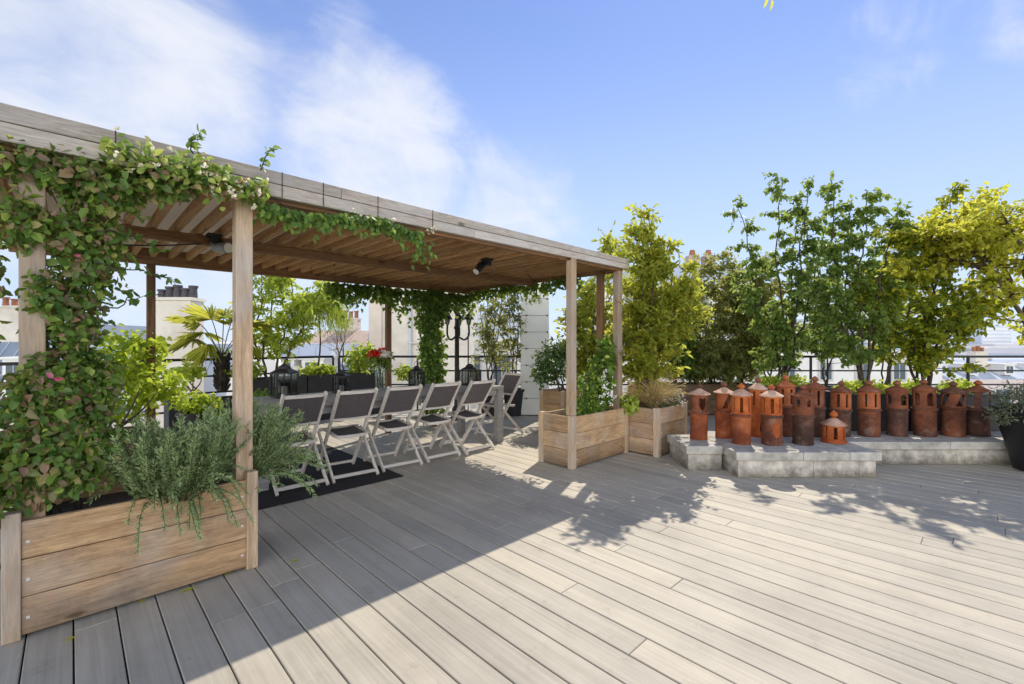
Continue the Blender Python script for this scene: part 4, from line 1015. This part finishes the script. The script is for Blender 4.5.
root = thing('resin_planter', 'black pot of the yellow green tree seen between the right pergola posts', 'planter', b, 'black pots behind the table'); m = MB(); m.lathe([(.2, 0), (.25, .5), (.27, .5), (.27, .56), (.23, .56), (.22, .5), (.01, .5)], 24, b); obj('body', m, M_dark, root, smooth=True)
b = b + Vector((0, 0, .5))
tree('yellow_green_tree', 'yellow green tree further back, seen between the right pergola posts', 'tree', b,
     [[b, at(585, 345, 8.7), at(580, 285, 8.8)], [b, at(590, 340, 8.7), at(600, 285, 8.7), at(606, 240, 8.7)], [b, at(585, 350, 8.6), at(572, 310, 8.6)], [b, at(595, 345, 8.7), at(612, 290, 8.7), at(618, 248, 8.7)], [b, at(600, 345, 8.8), at(640, 300, 8.8), at(655, 262, 8.8)]],
     G_yel, r0=.02, nb=20, blen=.5, t0=.08, up=.4, ntw=8, twl=.24, nl=8, ll=.095, lw=.048, droop=.15, shape=taper)
# shrubs in the brown trough
for px, tops, l, mat, n in ((712, ((700, 268), (715, 255), (728, 275), (690, 290)), 'dull olive green shrub tree in the brown trough', G_olive, 11), (675, ((660, 320), (682, 300), (670, 340)), 'dark leafy shrub filling the left of the brown trough', G_green, 8),
                            (742, ((735, 272), (752, 262), (742, 300), (762, 290)), 'airy green shrub at the right of the brown trough', G_olive, 7)):
    b = at(px, 385, 8.8); b.z = .52
    tree('shrub_tree', l, 'tree', b, [[b, at(px + (tx - px) * .4, 350, 8.8), at(tx, ty, 8.8)] for tx, ty in tops], mat, r0=.018, nb=n + 11, blen=.55, t0=.04, up=.45, ntw=9, twl=.25, nl=9, ll=.095, lw=.042, droop=.2, shape=taper, barkm=M_barkd, group='shrub trees in the brown trough')
# maples with drooping tiers
b = W(6.76, 4.0, .69)
tree('maple_tree', 'tall multi stemmed green maple in the black planter left of the others', 'tree', b,
     [[b, at(772, 330, 6.9), at(752, 270, 7.0), at(739, 207, 7.0)], [b, at(785, 320, 6.8), at(776, 250, 6.9), at(783, 180, 6.9)], [b, at(795, 320, 6.7), at(802, 250, 6.7), at(808, 190, 6.7)], [b, at(800, 330, 6.7), at(815, 280, 6.8), at(826, 215, 6.8)], [b, at(775, 345, 6.9), at(758, 310, 7.0), at(748, 262, 7.1)], [b, at(790, 330, 6.9), at(792, 270, 7.0), at(795, 215, 7.0)]],
     G_green, r0=.017, nb=19, blen=.30, t0=.14, up=.2, ntw=7, twl=.14, nl=9, ll=.06, lw=.042, droop=.6, shape=lambda t: 1.1 - .6 * t, flat=1.0, barkm=M_barkd, group='young maples behind the pots')
trough('resin_planter', 'long black planter along the railing behind the green maples', 8.5, 8.95, 4.65, 7.4, .5, M_dark, 1, group='black planters behind the plinth')
for px, tops, mt, l in ((768, ((755, 275), (772, 262), (785, 290)), G_olive, 'soft green tree against the railing behind the leftmost maple'), (826, ((815, 280), (830, 255), (842, 285)), G_green, 'soft green tree against the railing between the two green maples'), (885, ((875, 265), (895, 250), (905, 285)), G_mix, 'soft green tree against the railing behind the yellowing maple')):
    b = at(px, 385, 8.72); b.z = .46
    tree('railing_tree', l, 'tree', b, [[b, at(px + (tx - px) * .5, 345, 8.72), at(tx, ty, 8.72)] for tx, ty in tops], mt, r0=.016, nb=15, blen=.5, t0=.30, up=.35, ntw=7, twl=.24, nl=8, ll=.085, lw=.05, droop=.3, shape=taper, barkm=M_barkd, group='trees along the rear railing')
b = W(5.93, 4.62, .66)
tree('maple_tree', 'green maple with layered leaves, middle one behind the pots', 'tree', b,
     [[b, at(845, 320, 6.1), at(833, 250, 6.2), at(832, 178, 6.2)], [b, at(858, 310, 6.0), at(862, 250, 6.0), at(866, 192, 6.0)], [b, at(875, 310, 5.9), at(886, 260, 5.9), at(899, 208, 5.9)], [b, at(850, 330, 6.1), at(848, 270, 6.1), at(850, 205, 6.1)], [b, at(880, 320, 6.1), at(895, 280, 6.2), at(912, 235, 6.2)], [b, at(850, 340, 6.0), at(828, 305, 6.1), at(818, 260, 6.2)]],
     G_green, r0=.017, nb=19, blen=.29, t0=.16, up=.2, ntw=7, twl=.14, nl=9, ll=.058, lw=.042, droop=.6, shape=lambda t: 1.15 - .7 * t, flat=1.0, barkm=M_barkd, group='young maples behind the pots')
b = W(5.93, 5.38, .66)
tree('maple_tree', 'spreading maple with yellowing leaves above the right hand pots', 'tree', b,
     [[b, at(912, 330, 5.9), at(905, 280, 5.9), at(905, 225, 5.9)], [b, at(925, 330, 5.9), at(938, 270, 6.0), at(955, 185, 6.0)], [b, at(935, 345, 5.8), at(962, 315, 5.7), at(985, 285, 5.7)], [b, at(900, 340, 6.0), at(880, 310, 6.0), at(872, 275, 6.0)], [b, at(925, 340, 6.0), at(932, 290, 6.0), at(930, 225, 6.1)], [b, at(940, 350, 5.9), at(965, 325, 5.9), at(990, 305, 5.9)]],
     G_mix, r0=.018, nb=20, blen=.33, t0=.18, up=.2, ntw=7, twl=.16, nl=9, ll=.062, lw=.044, droop=.35, shape=lambda t: 1.1 - .6 * t, flat=1.0, barkm=M_barkd, group='young maples behind the pots')
b = W(5.6, 7.35, 0)
tree('golden_tree', 'golden leaved tree leaning in over the railing from the right edge', 'tree', b,
     [[b, at(1085, 420, 5.6), at(1040, 350, 5.6), at(1008, 292, 5.6), at(985, 262, 5.6), at(950, 240, 5.6)], [at(1012, 300, 5.6), at(1005, 265, 5.7), at(985, 232, 5.7), at(945, 222, 5.8)], [at(1030, 335, 5.6), at(1030, 280, 5.5), at(1020, 240, 5.4), at(1000, 215, 5.3)], [at(1035, 340, 5.6), at(1060, 290, 5.8), at(1075, 240, 6.0)], [at(1000, 280, 5.6), at(965, 262, 5.7), at(932, 262, 5.8), at(912, 280, 5.9)], [at(1000, 265, 5.65), at(960, 245, 5.6), at(925, 238, 5.6)]],
     G_gold, r0=.04, nb=22, blen=.44, t0=.42, up=.15, ntw=9, twl=.2, nl=9, ll=.06, lw=.04, droop=.2, flat=1.3, shape=lambda t: 1.0, stem_tube_n=8)
# rear left: pale multi-stem tree, weeping shrub, bare tree
b = at(272, 380, 7.75); b.z = .62
tree('pale_green_tree', 'pale green multi stemmed tree behind the table, right of the second post', 'tree', b,
     [[b, at(255, 350, 7.75), at(262, 300, 7.75), at(258, 262, 7.75)], [b, at(280, 350, 7.75), at(292, 305, 7.75), at(288, 268, 7.75)], [b, at(290, 352, 7.75), at(312, 310, 7.75), at(322, 285, 7.75)], [b, at(262, 355, 7.75), at(272, 310, 7.75), at(274, 275, 7.75)]],
     G_lime, r0=.022, nb=16, blen=.48, t0=.25, up=.3, ntw=6, twl=.24, nl=8, ll=.09, lw=.042, droop=.2, shape=taper)
b = at(316, 380, 8.15); b.z = .66; top = at(318, 305, 8.15)
root = thing('weeping_shrub', 'lime green weeping shrub with thread like leaves beside the pale tree', 'shrub', b); m = MB(); lf = Leaves()
m.tube(catmull([b, b.lerp(top, .5) + Vector((.06, 0, 0)), top], 8), [.02 - .0015 * i for i in range(9)], 6)
for i in range(330):
    a = rnd.uniform(0, 6.28); r = rnd.random() ** .5 * .34; p = top + Vector((math.cos(a) * r * .5, math.sin(a) * r * .5, rnd.uniform(-.1, .16))); d = Vector((math.cos(a) * .7, math.sin(a) * .7, .5)); L = rnd.uniform(.4, .85)
    for k in range(12):
        lf.add(p + rv(.012), d + rv(.4), rv(1), .07, .008); lf.add(p + rv(.012), d + rv(.4), rv(1), .07, .008); p = p + d.normalized() * L / 12; d = d + Vector((0, 0, -.35))
obj('trunk', m, M_bark, root, smooth=True); lf.build('foliage', G_lime, root)
b = at(341, 380, 8.55); b.z = .66
tree('bare_tree', 'thin reddish twiggy tree, nearly leafless, beyond the flower vase', 'tree', b,
     [[b, at(338, 350, 8.55), at(332, 310, 8.55)], [b, at(345, 340, 8.55), at(350, 300, 8.55)], [b, at(340, 350, 8.55), at(343, 305, 8.55)]], G_rusty, r0=.012, nb=8, blen=.4, t0=.25, up=.8, ntw=4, twl=.2, nl=2, ll=.03, lw=.02, droop=0)
# slender trees between the ivy and the white shaft
for px, tx, l, mat in ((490, (478, 486, 496, 503), 'slim airy olive coloured tree right of the lamp post', G_olive), (514, (508, 515, 522), 'thin stemmed small tree beside the white shaft', G_olive)):
    b = at(px, 385, 8.6); b.z = 0
    r_ = thing('resin_planter', 'black pot of the ' + ('slim airy tree right of the lamp post' if px == 490 else 'thin stemmed tree beside the white shaft'), 'planter', b, 'black pots behind the table'); m = MB(); m.lathe([(.16, 0), (.2, .45), (.22, .45), (.22, .5), (.19, .5), (.18, .44), (.01, .44)], 24, b); obj('body', m, M_dark, r_, smooth=True)
    b = b + Vector((0, 0, .44))
    tree('slender_tree', l, 'tree', b, [[b, at((px + t) / 2, 345, 8.6), at(t, 292 + rnd.uniform(-6, 10), 8.6)] for t in tx], mat, r0=.012, nb=12, blen=.32, t0=.25, up=.6, ntw=5, twl=.2, nl=7, ll=.08, lw=.028, droop=.2, barkm=M_barkd, group='slender trees behind the table')
# palm
b = at(222, 380, 7.2); b.z = .6
root = thing('palm', 'small palm with yellow green fan fronds left of the second post', 'palm', b); m = MB(); top = at(222, 357, 7.25)
m.tube(catmull([b, b.lerp(top, .5), top], 8), [.07, .075, .08, .08, .085, .085, .085, .08, .05], 10); tr = MB()
for i in range(150):
    t = rnd.random(); p = b.lerp(top, t); a = rnd.uniform(0, 6.28); o_ = Vector((math.cos(a), math.sin(a), 0)); m.bar(p + o_ * .07, p + o_ * .115 + Vector((0, 0, .09)), .02, .006, side=(0, 0, 1))
obj('trunk', m, M_barkd, root)
for i, (fx, fy, dd) in enumerate(((186, 316, -.3), (176, 340, .2), (205, 308, .1), (238, 312, .2), (262, 316, -.1), (200, 350, -.4), (250, 345, .3), (225, 305, .5), (192, 330, .4))):
    tip = at(fx, fy, 7.25 + dd); lf = Leaves(); m = MB(); mid = top.lerp(tip, .5) + Vector((0, 0, .13)); c = catmull([top, mid, tip], 10); m.tube(c[:8], .007, 4)
    ctr = c[6]; dr = (c[9] - c[6]).normalized(); sd = dr.cross(Vector((0, 0, 1))).normalized()
    for k in range(26):
        a = (k / 25 - .5) * 2.7; d = dr * math.cos(a) + sd * math.sin(a); d.z -= .15
        lf.add(ctr, d, Vector((0, 0, 1)) + rv(.25), .46 * (.8 + .2 * math.cos(a)), .034)
    fr = obj('frond', m, M_stem, root); lf.build('leaf_fan', G_palm, fr, curl=.25)
# overhanging twig tip at the top of the view
root = thing('overhanging_branch', 'tip of an overhanging twig with yellow green leaves against the sky', 'branch', at(772, -200, 2.6)); m = MB(); lf = Leaves()
m.tube(catmull([at(980, -420, 2.7), at(790, -200, 2.6), at(772, -60, 2.6), at(770, 0, 2.6)], 16), [.02 - .0011 * i for i in range(17)], 6); obj('twig', m, M_bark, root, smooth=True)
for px, py, dx, dz in ((767, -2, -.2, -1), (771, 0, .15, -1), (769, -20, .7, -.6), (773, -70, -.7, -.4), (778, -110, .7, -.2), (785, -160, -.8, -.3)): lf.add(at(px, py, 2.6), W(0, dx, dz), W(-1, .2, .3), .055, .02)
lf.build('foliage', G_gold, root)

# ------------------------------------------------------------------ LAMP POST, WHITE SHAFT
b = W(8.1, -.98, 0)
root = thing('lamp_post', 'black cast iron lamp post with three lantern heads beside the ivy', 'lamp post', b); m = MB()
m.lathe([(.14, 0), (.14, .03), (.10, .06), (.085, .2), (.05, .26), (.045, .5), (.055, .52), (.042, .56), (.038, 1.6), (.06, 1.63), (.04, 1.67), (.03, 1.88)], 20, b); obj('pole', m, M_black, root, smooth=True)
m = MB()
for o_ in (W(0, -.17), W(0, .21), W(.2, .02)):
    c = b + o_; m.tube(catmull([b + Vector((0, 0, 1.5)), b + o_ * .6 + Vector((0, 0, 1.42)), c + Vector((0, 0, 1.5)), c + Vector((0, 0, 1.69))], 10), .018, 6)
obj('arms', m, M_black, root, smooth=True)
for o_, z in ((W(0, -.17), 1.68), (W(0, .21), 1.68), (W(.2, .02), 1.68), (W(0, 0), 1.86)):
    c = b + o_ + Vector((0, 0, z)); m = MB(); m.lathe([(.02, 0), (.035, .01), (.06, .12), (.062, .12), (.03, .01)], 6, c); h_ = obj('lamp_head', m, M_dglass, root)
    m = MB(); m.lathe([(.09, .10), (.095, .105), (.045, .19), (.016, .21), (.004, .25)], 12, c); obj('lid', m, M_black, h_)
m = MB(); m.tube([b + W(.1, .19, 0), b + W(.1, .19, 1.55)], .012, 6); obj('stay', m, M_black, root)
b = W(8.75, .43, 0)
root = thing('white_shaft', 'tall white panelled shaft with horizontal seams behind the right end of the table', 'shaft', b); m = MB()
for i in range(9): turned_box(m, 8.5, 9.0, .17, .69, .02 + i * .31, .02 + (i + 1) * .31 - .006)
obj('panel', m, M_white, root, bevel=.004)
m = MB()
turned_box(m, 8.52, 8.98, .19, .67, .0, 2.79); obj('core', m, M_seam, root)
m = MB()
for i in range(1, 9):
    for s in (.27, .66): turned_box(m, 8.485, 8.499, s - .014, s + .014, .02 + i * .31 - .018, .02 + i * .31 + .01)
obj('fixing', m, M_seam, root)

# ------------------------------------------------------------------ FALLEN LEAVES
for px, py, l in ((178, 595, 'long yellowed fallen leaf on the deck by the left planter'), (77, 638, 'small fallen leaf on the deck near the planter corner post'), (143, 601, 'small yellow leaf lying close under the planter'), (290, 563, 'tiny yellow leaf lying right of the second post'), (232, 574, 'tiny yellow leaf under the planter right end'), (377, 487, 'tiny pale leaf lying by the rug edge')):
    d = H * F / (py - HY); p = W(d, (px - 512) / F * d, .004); r_ = thing('fallen_leaf', l, 'leaf', p, 'fallen leaves on the deck'); lf = Leaves()
    lf.add(p, (rnd.gauss(0, 1), rnd.gauss(0, 1), .08), (0, 0, 1), .05 if px != 178 else .09, .022, rnd.random()); lf.build('blade', G_gold, r_, fold=.3, curl=-.1)

# ------------------------------------------------------------------ BUILDINGS AROUND
def building(name, label, d0, d1, s0, s1, z1, wallm, group=None, z0=-22):
    root = thing(name, label, 'building', W((d0 + d1) / 2, (s0 + s1) / 2, z0), group); m = MB(); turned_box(m, d0, d1, s0, s1, z0, z1); obj('wall', m, wallm, root); return root
def mansard(root, d0, d1, s0, s1, z0, h, inset, mat, flat=M_zinc):
    a = [W(d0, s0, z0), W(d0, s1, z0), W(d1, s1, z0), W(d1, s0, z0)]; c = [W(d0 + inset, s0 + inset * .3, z0 + h), W(d0 + inset, s1 - inset * .3, z0 + h), W(d1 - inset, s1 - inset * .3, z0 + h), W(d1 - inset, s0 + inset * .3, z0 + h)]
    m = MB(); m.add(a + c, [(0, 1, 5, 4), (1, 2, 6, 5), (2, 3, 7, 6), (3, 0, 4, 7), (4, 5, 6, 7), (3, 2, 1, 0)]); o = obj('roof', m, mat, root)
    m = MB(); n = max(2, int((s1 - s0) / .8)) if d0 < 28 else 0
    for i in range(1, n):
        s = s0 + (s1 - s0) * i / n; m.bar(W(d0 - .01, s, z0), W(d0 + inset - .01, s0 + inset * .3 + (s1 - s0 - inset * .6) * i / n, z0 + h), .05, .05, side=W(0, 1))
    obj('roof_seam', m, flat, o); return o
def stack(root, d, s0, s1, z0, z1, pots, mat, potm, dd=.7, ph_=.5):
    m = MB(); turned_box(m, d, d + dd, s0, s1, z0, z1); turned_box(m, d - .06, d + dd + .06, s0 - .06, s1 + .06, z1 + .001, z1 + .12); c = obj('chimney_stack', m, mat, root)
    for i in range(pots):
        s = s0 + (s1 - s0) * (i + .5) / pots; m = MB(); p = W(d + dd / 2, s, z1 + .12); hh = ph_ * rnd.uniform(.8, 1.3); m.lathe([(.15, 0), (.13, hh * .8), (.17, hh * .82), (.17, hh), (.1, hh)], 12, p); obj('chimney_pot', m, potm, c, smooth=True)
def windows(root, d, rows, cols, w, h):
    for z in rows:
        for s in cols:
            m = MB(); turned_box(m, d - .06, d - .002, s - w / 2 - .12, s + w / 2 + .12, z - .12, z + h + .12); f = obj('window', m, M_wframe, root)
            m = MB(); turned_box(m, d - .075, d - .062, s - w / 2, s - .03, z, z + h); turned_box(m, d - .075, d - .062, s + .03, s + w / 2, z, z + h); obj('pane', m, M_window, f)
def dormers(root, d0, inset, z0, h, cols, w=.9):
    for s in cols:
        zb, zt = z0 + h * .22, z0 + h * .78; dd = d0 + inset * .10
        m = MB(); turned_box(m, dd, d0 + inset, s - w / 2, s + w / 2, zb, zt); turned_box(m, dd - .1, d0 + inset, s - w / 2 - .1, s + w / 2 + .1, zt + .001, zt + .1); o = obj('dormer', m, M_wwall, root)
        m = MB(); turned_box(m, dd - .012, dd - .002, s - w * .33, s - .02, zb + .15, zt - .12); turned_box(m, dd - .012, dd - .002, s + .02, s + w * .33, zb + .15, zt - .12); obj('pane', m, M_window, o)
# left: zinc roofed house with cream stack
r_ = building('apartment_building', 'zinc roofed building with a cream chimney stack beyond the left railing', 18.5, 26, -22, -7.5, -1.6, M_cream)
mansard(r_, 18.5, 26, -22, -7.5, -1.6, 2.9, 2.0, M_zinc)
dormers(r_, 18.5, 2.0, -1.6, 2.9, [-20.5, -17.2, -15.4, -9.4, -8.2]); stack(r_, 17.7, -14.05, -12.5, -3.5, 3.0, 5, M_cream, M_cpotd, dd=.75, ph_=.42)
windows(r_, 18.5, (-5.5, -9), [-20, -17.5, -15.5, -11.5, -9.5], 1.1, 1.8)
m = MB(); g = [(-11.9, -3), (-8.4, -3), (-8.4, -.6), (-10.0, 1.6), (-10.6, 1.6)]
vs = [W(17.9, s, z) for s, z in g] + [W(18.3, s, z) for s, z in g]; m.add(vs, [(4, 3, 2, 1, 0), (5, 6, 7, 8, 9)] + [(i, (i + 1) % 5, (i + 1) % 5 + 5, i + 5) for i in range(5)]); obj('gable_wall', m, M_wwall, r_)
r_ = building('apartment_building', 'pale blue roofed house low at the far left behind the climber', 24, 32, -34, -23, -.8, M_wwall); mansard(r_, 24, 32, -34, -23, -.8, 3.2, 2.2, M_slate); stack(r_, 25.5, -29, -27.5, 0, 3.3, 3, M_cream, M_cpot)
# middle: blank cream party wall with slate slope
r_ = building('apartment_building', 'tall blank cream party wall behind the rear pergola posts', 22, 30, -6.3, -2.2, 4.6, M_cream)
m = MB(); g = [(-7.6, -3), (-6.32, -3), (-6.32, 4.2), (-6.9, 3.0)]
vs = [W(22.3, s, z) for s, z in g] + [W(29.5, s, z) for s, z in g]; m.add(vs, [(3, 2, 1, 0), (4, 5, 6, 7)] + [(i, (i + 1) % 4, (i + 1) % 4 + 4, i + 4) for i in range(4)]); obj('roof', m, M_slate, r_)
m = MB(); turned_box(m, 21.9, 22.2, -6.9, -6.28, -3, 3.6); obj('side_wall', m, M_pinkw, r_)
m = MB(); turned_box(m, 21.85, 30.1, -6.35, -2.1, 4.602, 4.75); obj('coping', m, M_zinc, r_)
m = MB(); m.tube([W(21.9, -4.9, -12), W(21.9, -4.9, 4.5)], .07, 8); obj('drainpipe', m, M_zinc, r_)
m = MB(); turned_box(m, 21.8, 21.995, -5.0, -4.2, 1.3, 1.38); obj('ledge', m, M_wframe, r_)
r_ = building('apartment_building', 'low house with pinkish tiled roof seen left of the cream party wall', 30, 38, -15, -8.3, .6, M_pinkw); mansard(r_, 30, 38, -15, -8.3, .6, 1.6, 3.0, M_tile, M_tile); stack(r_, 33, -12.4, -11.2, 1.2, 3.0, 3, M_pinkw, M_cpot); windows(r_, 30, (-1.6,), [-13.5, -11.5, -9.6], 1.0, 1.5)
r_ = building('apartment_building', 'white building glimpsed between the ivy column and the white shaft', 27, 36, -3.6, 2.4, 1.6, M_wwall); mansard(r_, 27, 36, -3.6, 2.4, 1.6, 1.6, 2.0, M_zinc); windows(r_, 27, (-1.2,), [-2.4, -.6, 1.2], 1.0, 1.7)
# right: white block behind the trees with two clay pots on its ridge
r_ = building('apartment_building', 'tall white building behind the trees with two clay pots on its roof', 30, 40, 6.0, 15.2, 5.0, M_wwall); mansard(r_, 30, 40, 6.0, 15.2, 5.0, 1.7, 1.3, M_zinc)
windows(r_, 30, (.6, 3.2), [8, 10.2, 12.4, 14.4], 1.1, 1.8)
for s in (12.4, 13.5):
    m = MB(); turned_box(m, 31.0, 31.7, s - .35, s + .35, 6.5, 7.3); c = obj('chimney_stack', m, M_tile, r_); m = MB(); m.lathe([(.2, 0), (.2, .2), (.15, .4)], 10, W(31.3, s, 7.3)); obj('chimney_pot', m, M_cpot, c)
r_ = building('apartment_building', 'long white facade with a row of windows below the railing line', 26, 34, 10.5, 24.6, .9, M_wwall); mansard(r_, 26, 34, 10.5, 24.6, .9, 1.9, 2.2, M_zinc); dormers(r_, 26, 2.2, .9, 1.9, [12.8, 16.8, 20.9]); stack(r_, 29, 14.2, 15.6, 1.5, 3.6, 3, M_cream, M_cpot); stack(r_, 29, 22.5, 23.6, 1.5, 3.7, 2, M_wwall, M_cpot)
windows(r_, 26, (-.75, -4.0), [11.8, 13.8, 15.8, 17.9, 20.0, 22.1], .62, .95)
m = MB(); turned_box(m, 25.85, 25.995, 10.5, 24.6, -1.25, -1.1); obj('string_course', m, M_wframe, r_)
r_ = building('apartment_building', 'low pink walled house with zinc roof below the right railing', 40, 52, 35, 60, -1.9, HAZE[2]); mansard(r_, 40, 52, 35, 60, -1.9, 1.6, 4.0, M_zinc); [stack(r_, 41.5 + (k_ % 2) * 2.5, 36.5 + 2.9 * k_, 37.6 + 2.9 * k_, -1.6, -.3 + .35 * (k_ % 3), 3, (M_pinkw, M_tile, M_cream)[k_ % 3], M_cpot, ph_=.4) for k_ in range(6)]; dormers(r_, 40, 4.0, -1.9, 1.6, [38.2, 41.0, 44.2, 47.5, 50.5]); windows(r_, 40, (-4.5,), [36.5 + 2.2 * i for i in range(10)], 1.2, 1.7)
r_ = building('tower_block', 'pale high rise block on the horizon at the right', 380, 400, 392, 417, 14.5, HAZE[1])
for z in (0, 3, 6, 9, 12):
    m = MB(); turned_box(m, 379.7, 379.95, 393, 416, z - .5, z + .8); obj('window_band', m, HAZE[0], r_)
rb = random.Random(3)
for i in range(46):
    d = rb.uniform(70, 420); k = rb.uniform(.78, 1.25) if i < 34 else rb.uniform(-1.05, -.1); s = d * k; w = rb.uniform(5, 14) * (1 + d / 300); top = rb.uniform(-5.5, -.6) * (70 / d) ** .25 + (rb.random() < .12) * d * .012
    if i >= 34: top = rb.uniform(-3, 1.5)
    r_ = building('city_building', 'distant pale city building in the haze beyond the right railing' if i < 34 else 'distant pale city building on the skyline behind the pergola', d, d + w, s, s + w, top, HAZE[rb.randrange(4)], 'distant city buildings at right' if i < 34 else 'distant city buildings at left')
    o = mansard(r_, d, d + w, s, s + w, top, rb.uniform(1, 2.4), w * .22, M_farroof if rb.random() < .6 else HAZE[rb.randrange(4)], M_farroof)

# ------------------------------------------------------------------ LIGHT, SKY, CAMERA
SUN = Vector((2.0, 0.85, 2.42)).normalized()
el = math.asin(SUN.z); azm = math.atan2(SUN.x, SUN.y)
sun = bpy.data.lights.new('sun', 'SUN'); sun.energy = 5.0; sun.angle = R(0.5); sun.color = (1.0, 0.91, 0.77)
so = bpy.data.objects.new('sun', sun); C.objects.link(so); so.rotation_euler = SUN.to_track_quat('Z', 'Y').to_euler(); so.location = (0, 0, 30)
world = bpy.data.worlds.new('World'); scene.world = world; world.use_nodes = True
nt = world.node_tree; nt.nodes.clear(); out = nt.nodes.new('ShaderNodeOutputWorld')
sky = nt.nodes.new('ShaderNodeTexSky'); sky.sky_type = 'NISHITA'; sky.sun_disc = False; sky.sun_elevation = el; sky.sun_rotation = azm
sky.air_density = 1.0; sky.dust_density = 0.05; sky.ozone_density = 2.0; sky.altitude = 50
bg = nt.nodes.new('ShaderNodeBackground'); bg.inputs[1].default_value = 0.13
tc = nt.nodes.new('ShaderNodeTexCoord')
def dirv(px, py): return (at(px, py, 1.0) - Vector((0, 0, H))).normalized()
def gauss_mask(px, py, deg0, deg1):
    v = nt.nodes.new('ShaderNodeVectorMath'); v.operation = 'DOT_PRODUCT'; lk(nt, tc.outputs['Generated'], v.inputs[0]); v.inputs[1].default_value = dirv(px, py)
    m = nt.nodes.new('ShaderNodeMapRange'); m.interpolation_type = 'SMOOTHSTEP'; lk(nt, v.outputs['Value'], m.inputs[0])
    m.inputs[1].default_value = math.cos(R(deg1)); m.inputs[2].default_value = math.cos(R(deg0)); m.inputs[3].default_value = 0; m.inputs[4].default_value = 1
    return m.outputs[0]
mpn = nt.nodes.new('ShaderNodeMapping'); lk(nt, tc.outputs['Generated'], mpn.inputs[0]); mpn.inputs['Scale'].default_value = (1.0, 1.0, 2.2); mpn.inputs['Rotation'].default_value = (.25, .2, .4)
n1 = nd(nt, 'ShaderNodeTexNoise', Scale=3.2, Detail=9.0, Roughness=0.56, Distortion=0.55); lk(nt, mpn.outputs[0], n1.inputs['Vector'])
mps = nt.nodes.new('ShaderNodeMapping'); lk(nt, tc.outputs['Generated'], mps.inputs[0]); mps.inputs['Rotation'].default_value = (.5, .35, .9); mps.inputs['Scale'].default_value = (1.2, 4.6, 2.6)
n2 = nd(nt, 'ShaderNodeTexNoise', Scale=2.6, Detail=10.0, Roughness=0.62, Distortion=0.9); lk(nt, mps.outputs[0], n2.inputs['Vector'])
nn_ = math_(nt, 'ADD', math_(nt, 'MULTIPLY', n1.outputs['Fac'], .55), math_(nt, 'MULTIPLY', n2.outputs['Fac'], .45))
m1 = math_(nt, 'MULTIPLY', gauss_mask(60, 70, 3, 24), .95); m2 = math_(nt, 'MULTIPLY', gauss_mask(375, 165, 1, 17), .85)
m3 = math_(nt, 'MULTIPLY', gauss_mask(905, 40, 1, 8), .38); m4 = math_(nt, 'MULTIPLY', gauss_mask(230, 170, 4, 30), .6); m5 = math_(nt, 'MULTIPLY', gauss_mask(1030, 10, 1, 6), .5); m6 = math_(nt, 'MULTIPLY', gauss_mask(500, 215, 1, 14), .6)
mm = math_(nt, 'MAXIMUM', math_(nt, 'MAXIMUM', m1, math_(nt, 'MAXIMUM', m2, m6)), math_(nt, 'MAXIMUM', math_(nt, 'MAXIMUM', m3, m5), m4))
dens = math_(nt, 'ADD', nn_, math_(nt, 'MULTIPLY', mm, .44))
cr = nt.nodes.new('ShaderNodeMapRange'); cr.interpolation_type = 'SMOOTHSTEP'; lk(nt, dens, cr.inputs[0]); cr.inputs[1].default_value = .62; cr.inputs[2].default_value = 1.02; cr.inputs[3].default_value = 0; cr.inputs[4].default_value = .9
sepz = nt.nodes.new('ShaderNodeSeparateXYZ'); lk(nt, tc.outputs['Generated'], sepz.inputs[0])
hz = nt.nodes.new('ShaderNodeMapRange'); hz.interpolation_type = 'SMOOTHERSTEP'; lk(nt, sepz.outputs['Z'], hz.inputs[0]); hz.inputs[1].default_value = -.05; hz.inputs[2].default_value = .72; hz.inputs[3].default_value = .82; hz.inputs[4].default_value = .10
tintc = mixc(nt, 1.0, sky.outputs[0], (0.93, 0.985, 1.30), 'MULTIPLY')
tintc = mixc(nt, hz.outputs[0], tintc, (5.2, 6.2, 7.8))     # summer haze thickening towards the skyline
col = mixc(nt, cr.outputs[0], tintc, (7.0, 7.2, 7.7))
# over-bright cloud bank added behind the viewer as frontal fill light
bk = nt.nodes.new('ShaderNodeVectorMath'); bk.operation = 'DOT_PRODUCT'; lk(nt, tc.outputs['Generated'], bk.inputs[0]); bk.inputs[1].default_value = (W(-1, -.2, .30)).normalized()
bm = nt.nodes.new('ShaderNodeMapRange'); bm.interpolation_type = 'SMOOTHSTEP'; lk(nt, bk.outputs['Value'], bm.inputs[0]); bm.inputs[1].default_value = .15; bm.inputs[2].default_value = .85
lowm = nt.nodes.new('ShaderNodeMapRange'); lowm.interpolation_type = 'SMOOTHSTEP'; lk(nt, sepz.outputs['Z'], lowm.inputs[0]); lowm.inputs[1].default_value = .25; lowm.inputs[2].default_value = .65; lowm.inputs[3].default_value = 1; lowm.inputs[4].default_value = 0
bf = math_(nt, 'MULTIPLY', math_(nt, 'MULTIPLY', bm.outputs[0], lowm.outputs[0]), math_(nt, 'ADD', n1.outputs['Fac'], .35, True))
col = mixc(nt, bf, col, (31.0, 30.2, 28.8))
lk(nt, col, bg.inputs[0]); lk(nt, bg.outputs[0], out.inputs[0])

cam = bpy.data.cameras.new('camera'); cam.sensor_width = 36; cam.lens = F / 1024 * 36; cam.clip_end = 20000; cam.clip_start = .05
co = bpy.data.objects.new('camera', cam); C.objects.link(co); co.location = (0, 0, H); co.rotation_euler = (R(90), 0, -R(44.07)); scene.camera = co
scene.view_settings.view_transform = 'Standard'; scene.view_settings.look = 'None'; scene.view_settings.exposure = 0; scene.view_settings.gamma = 1
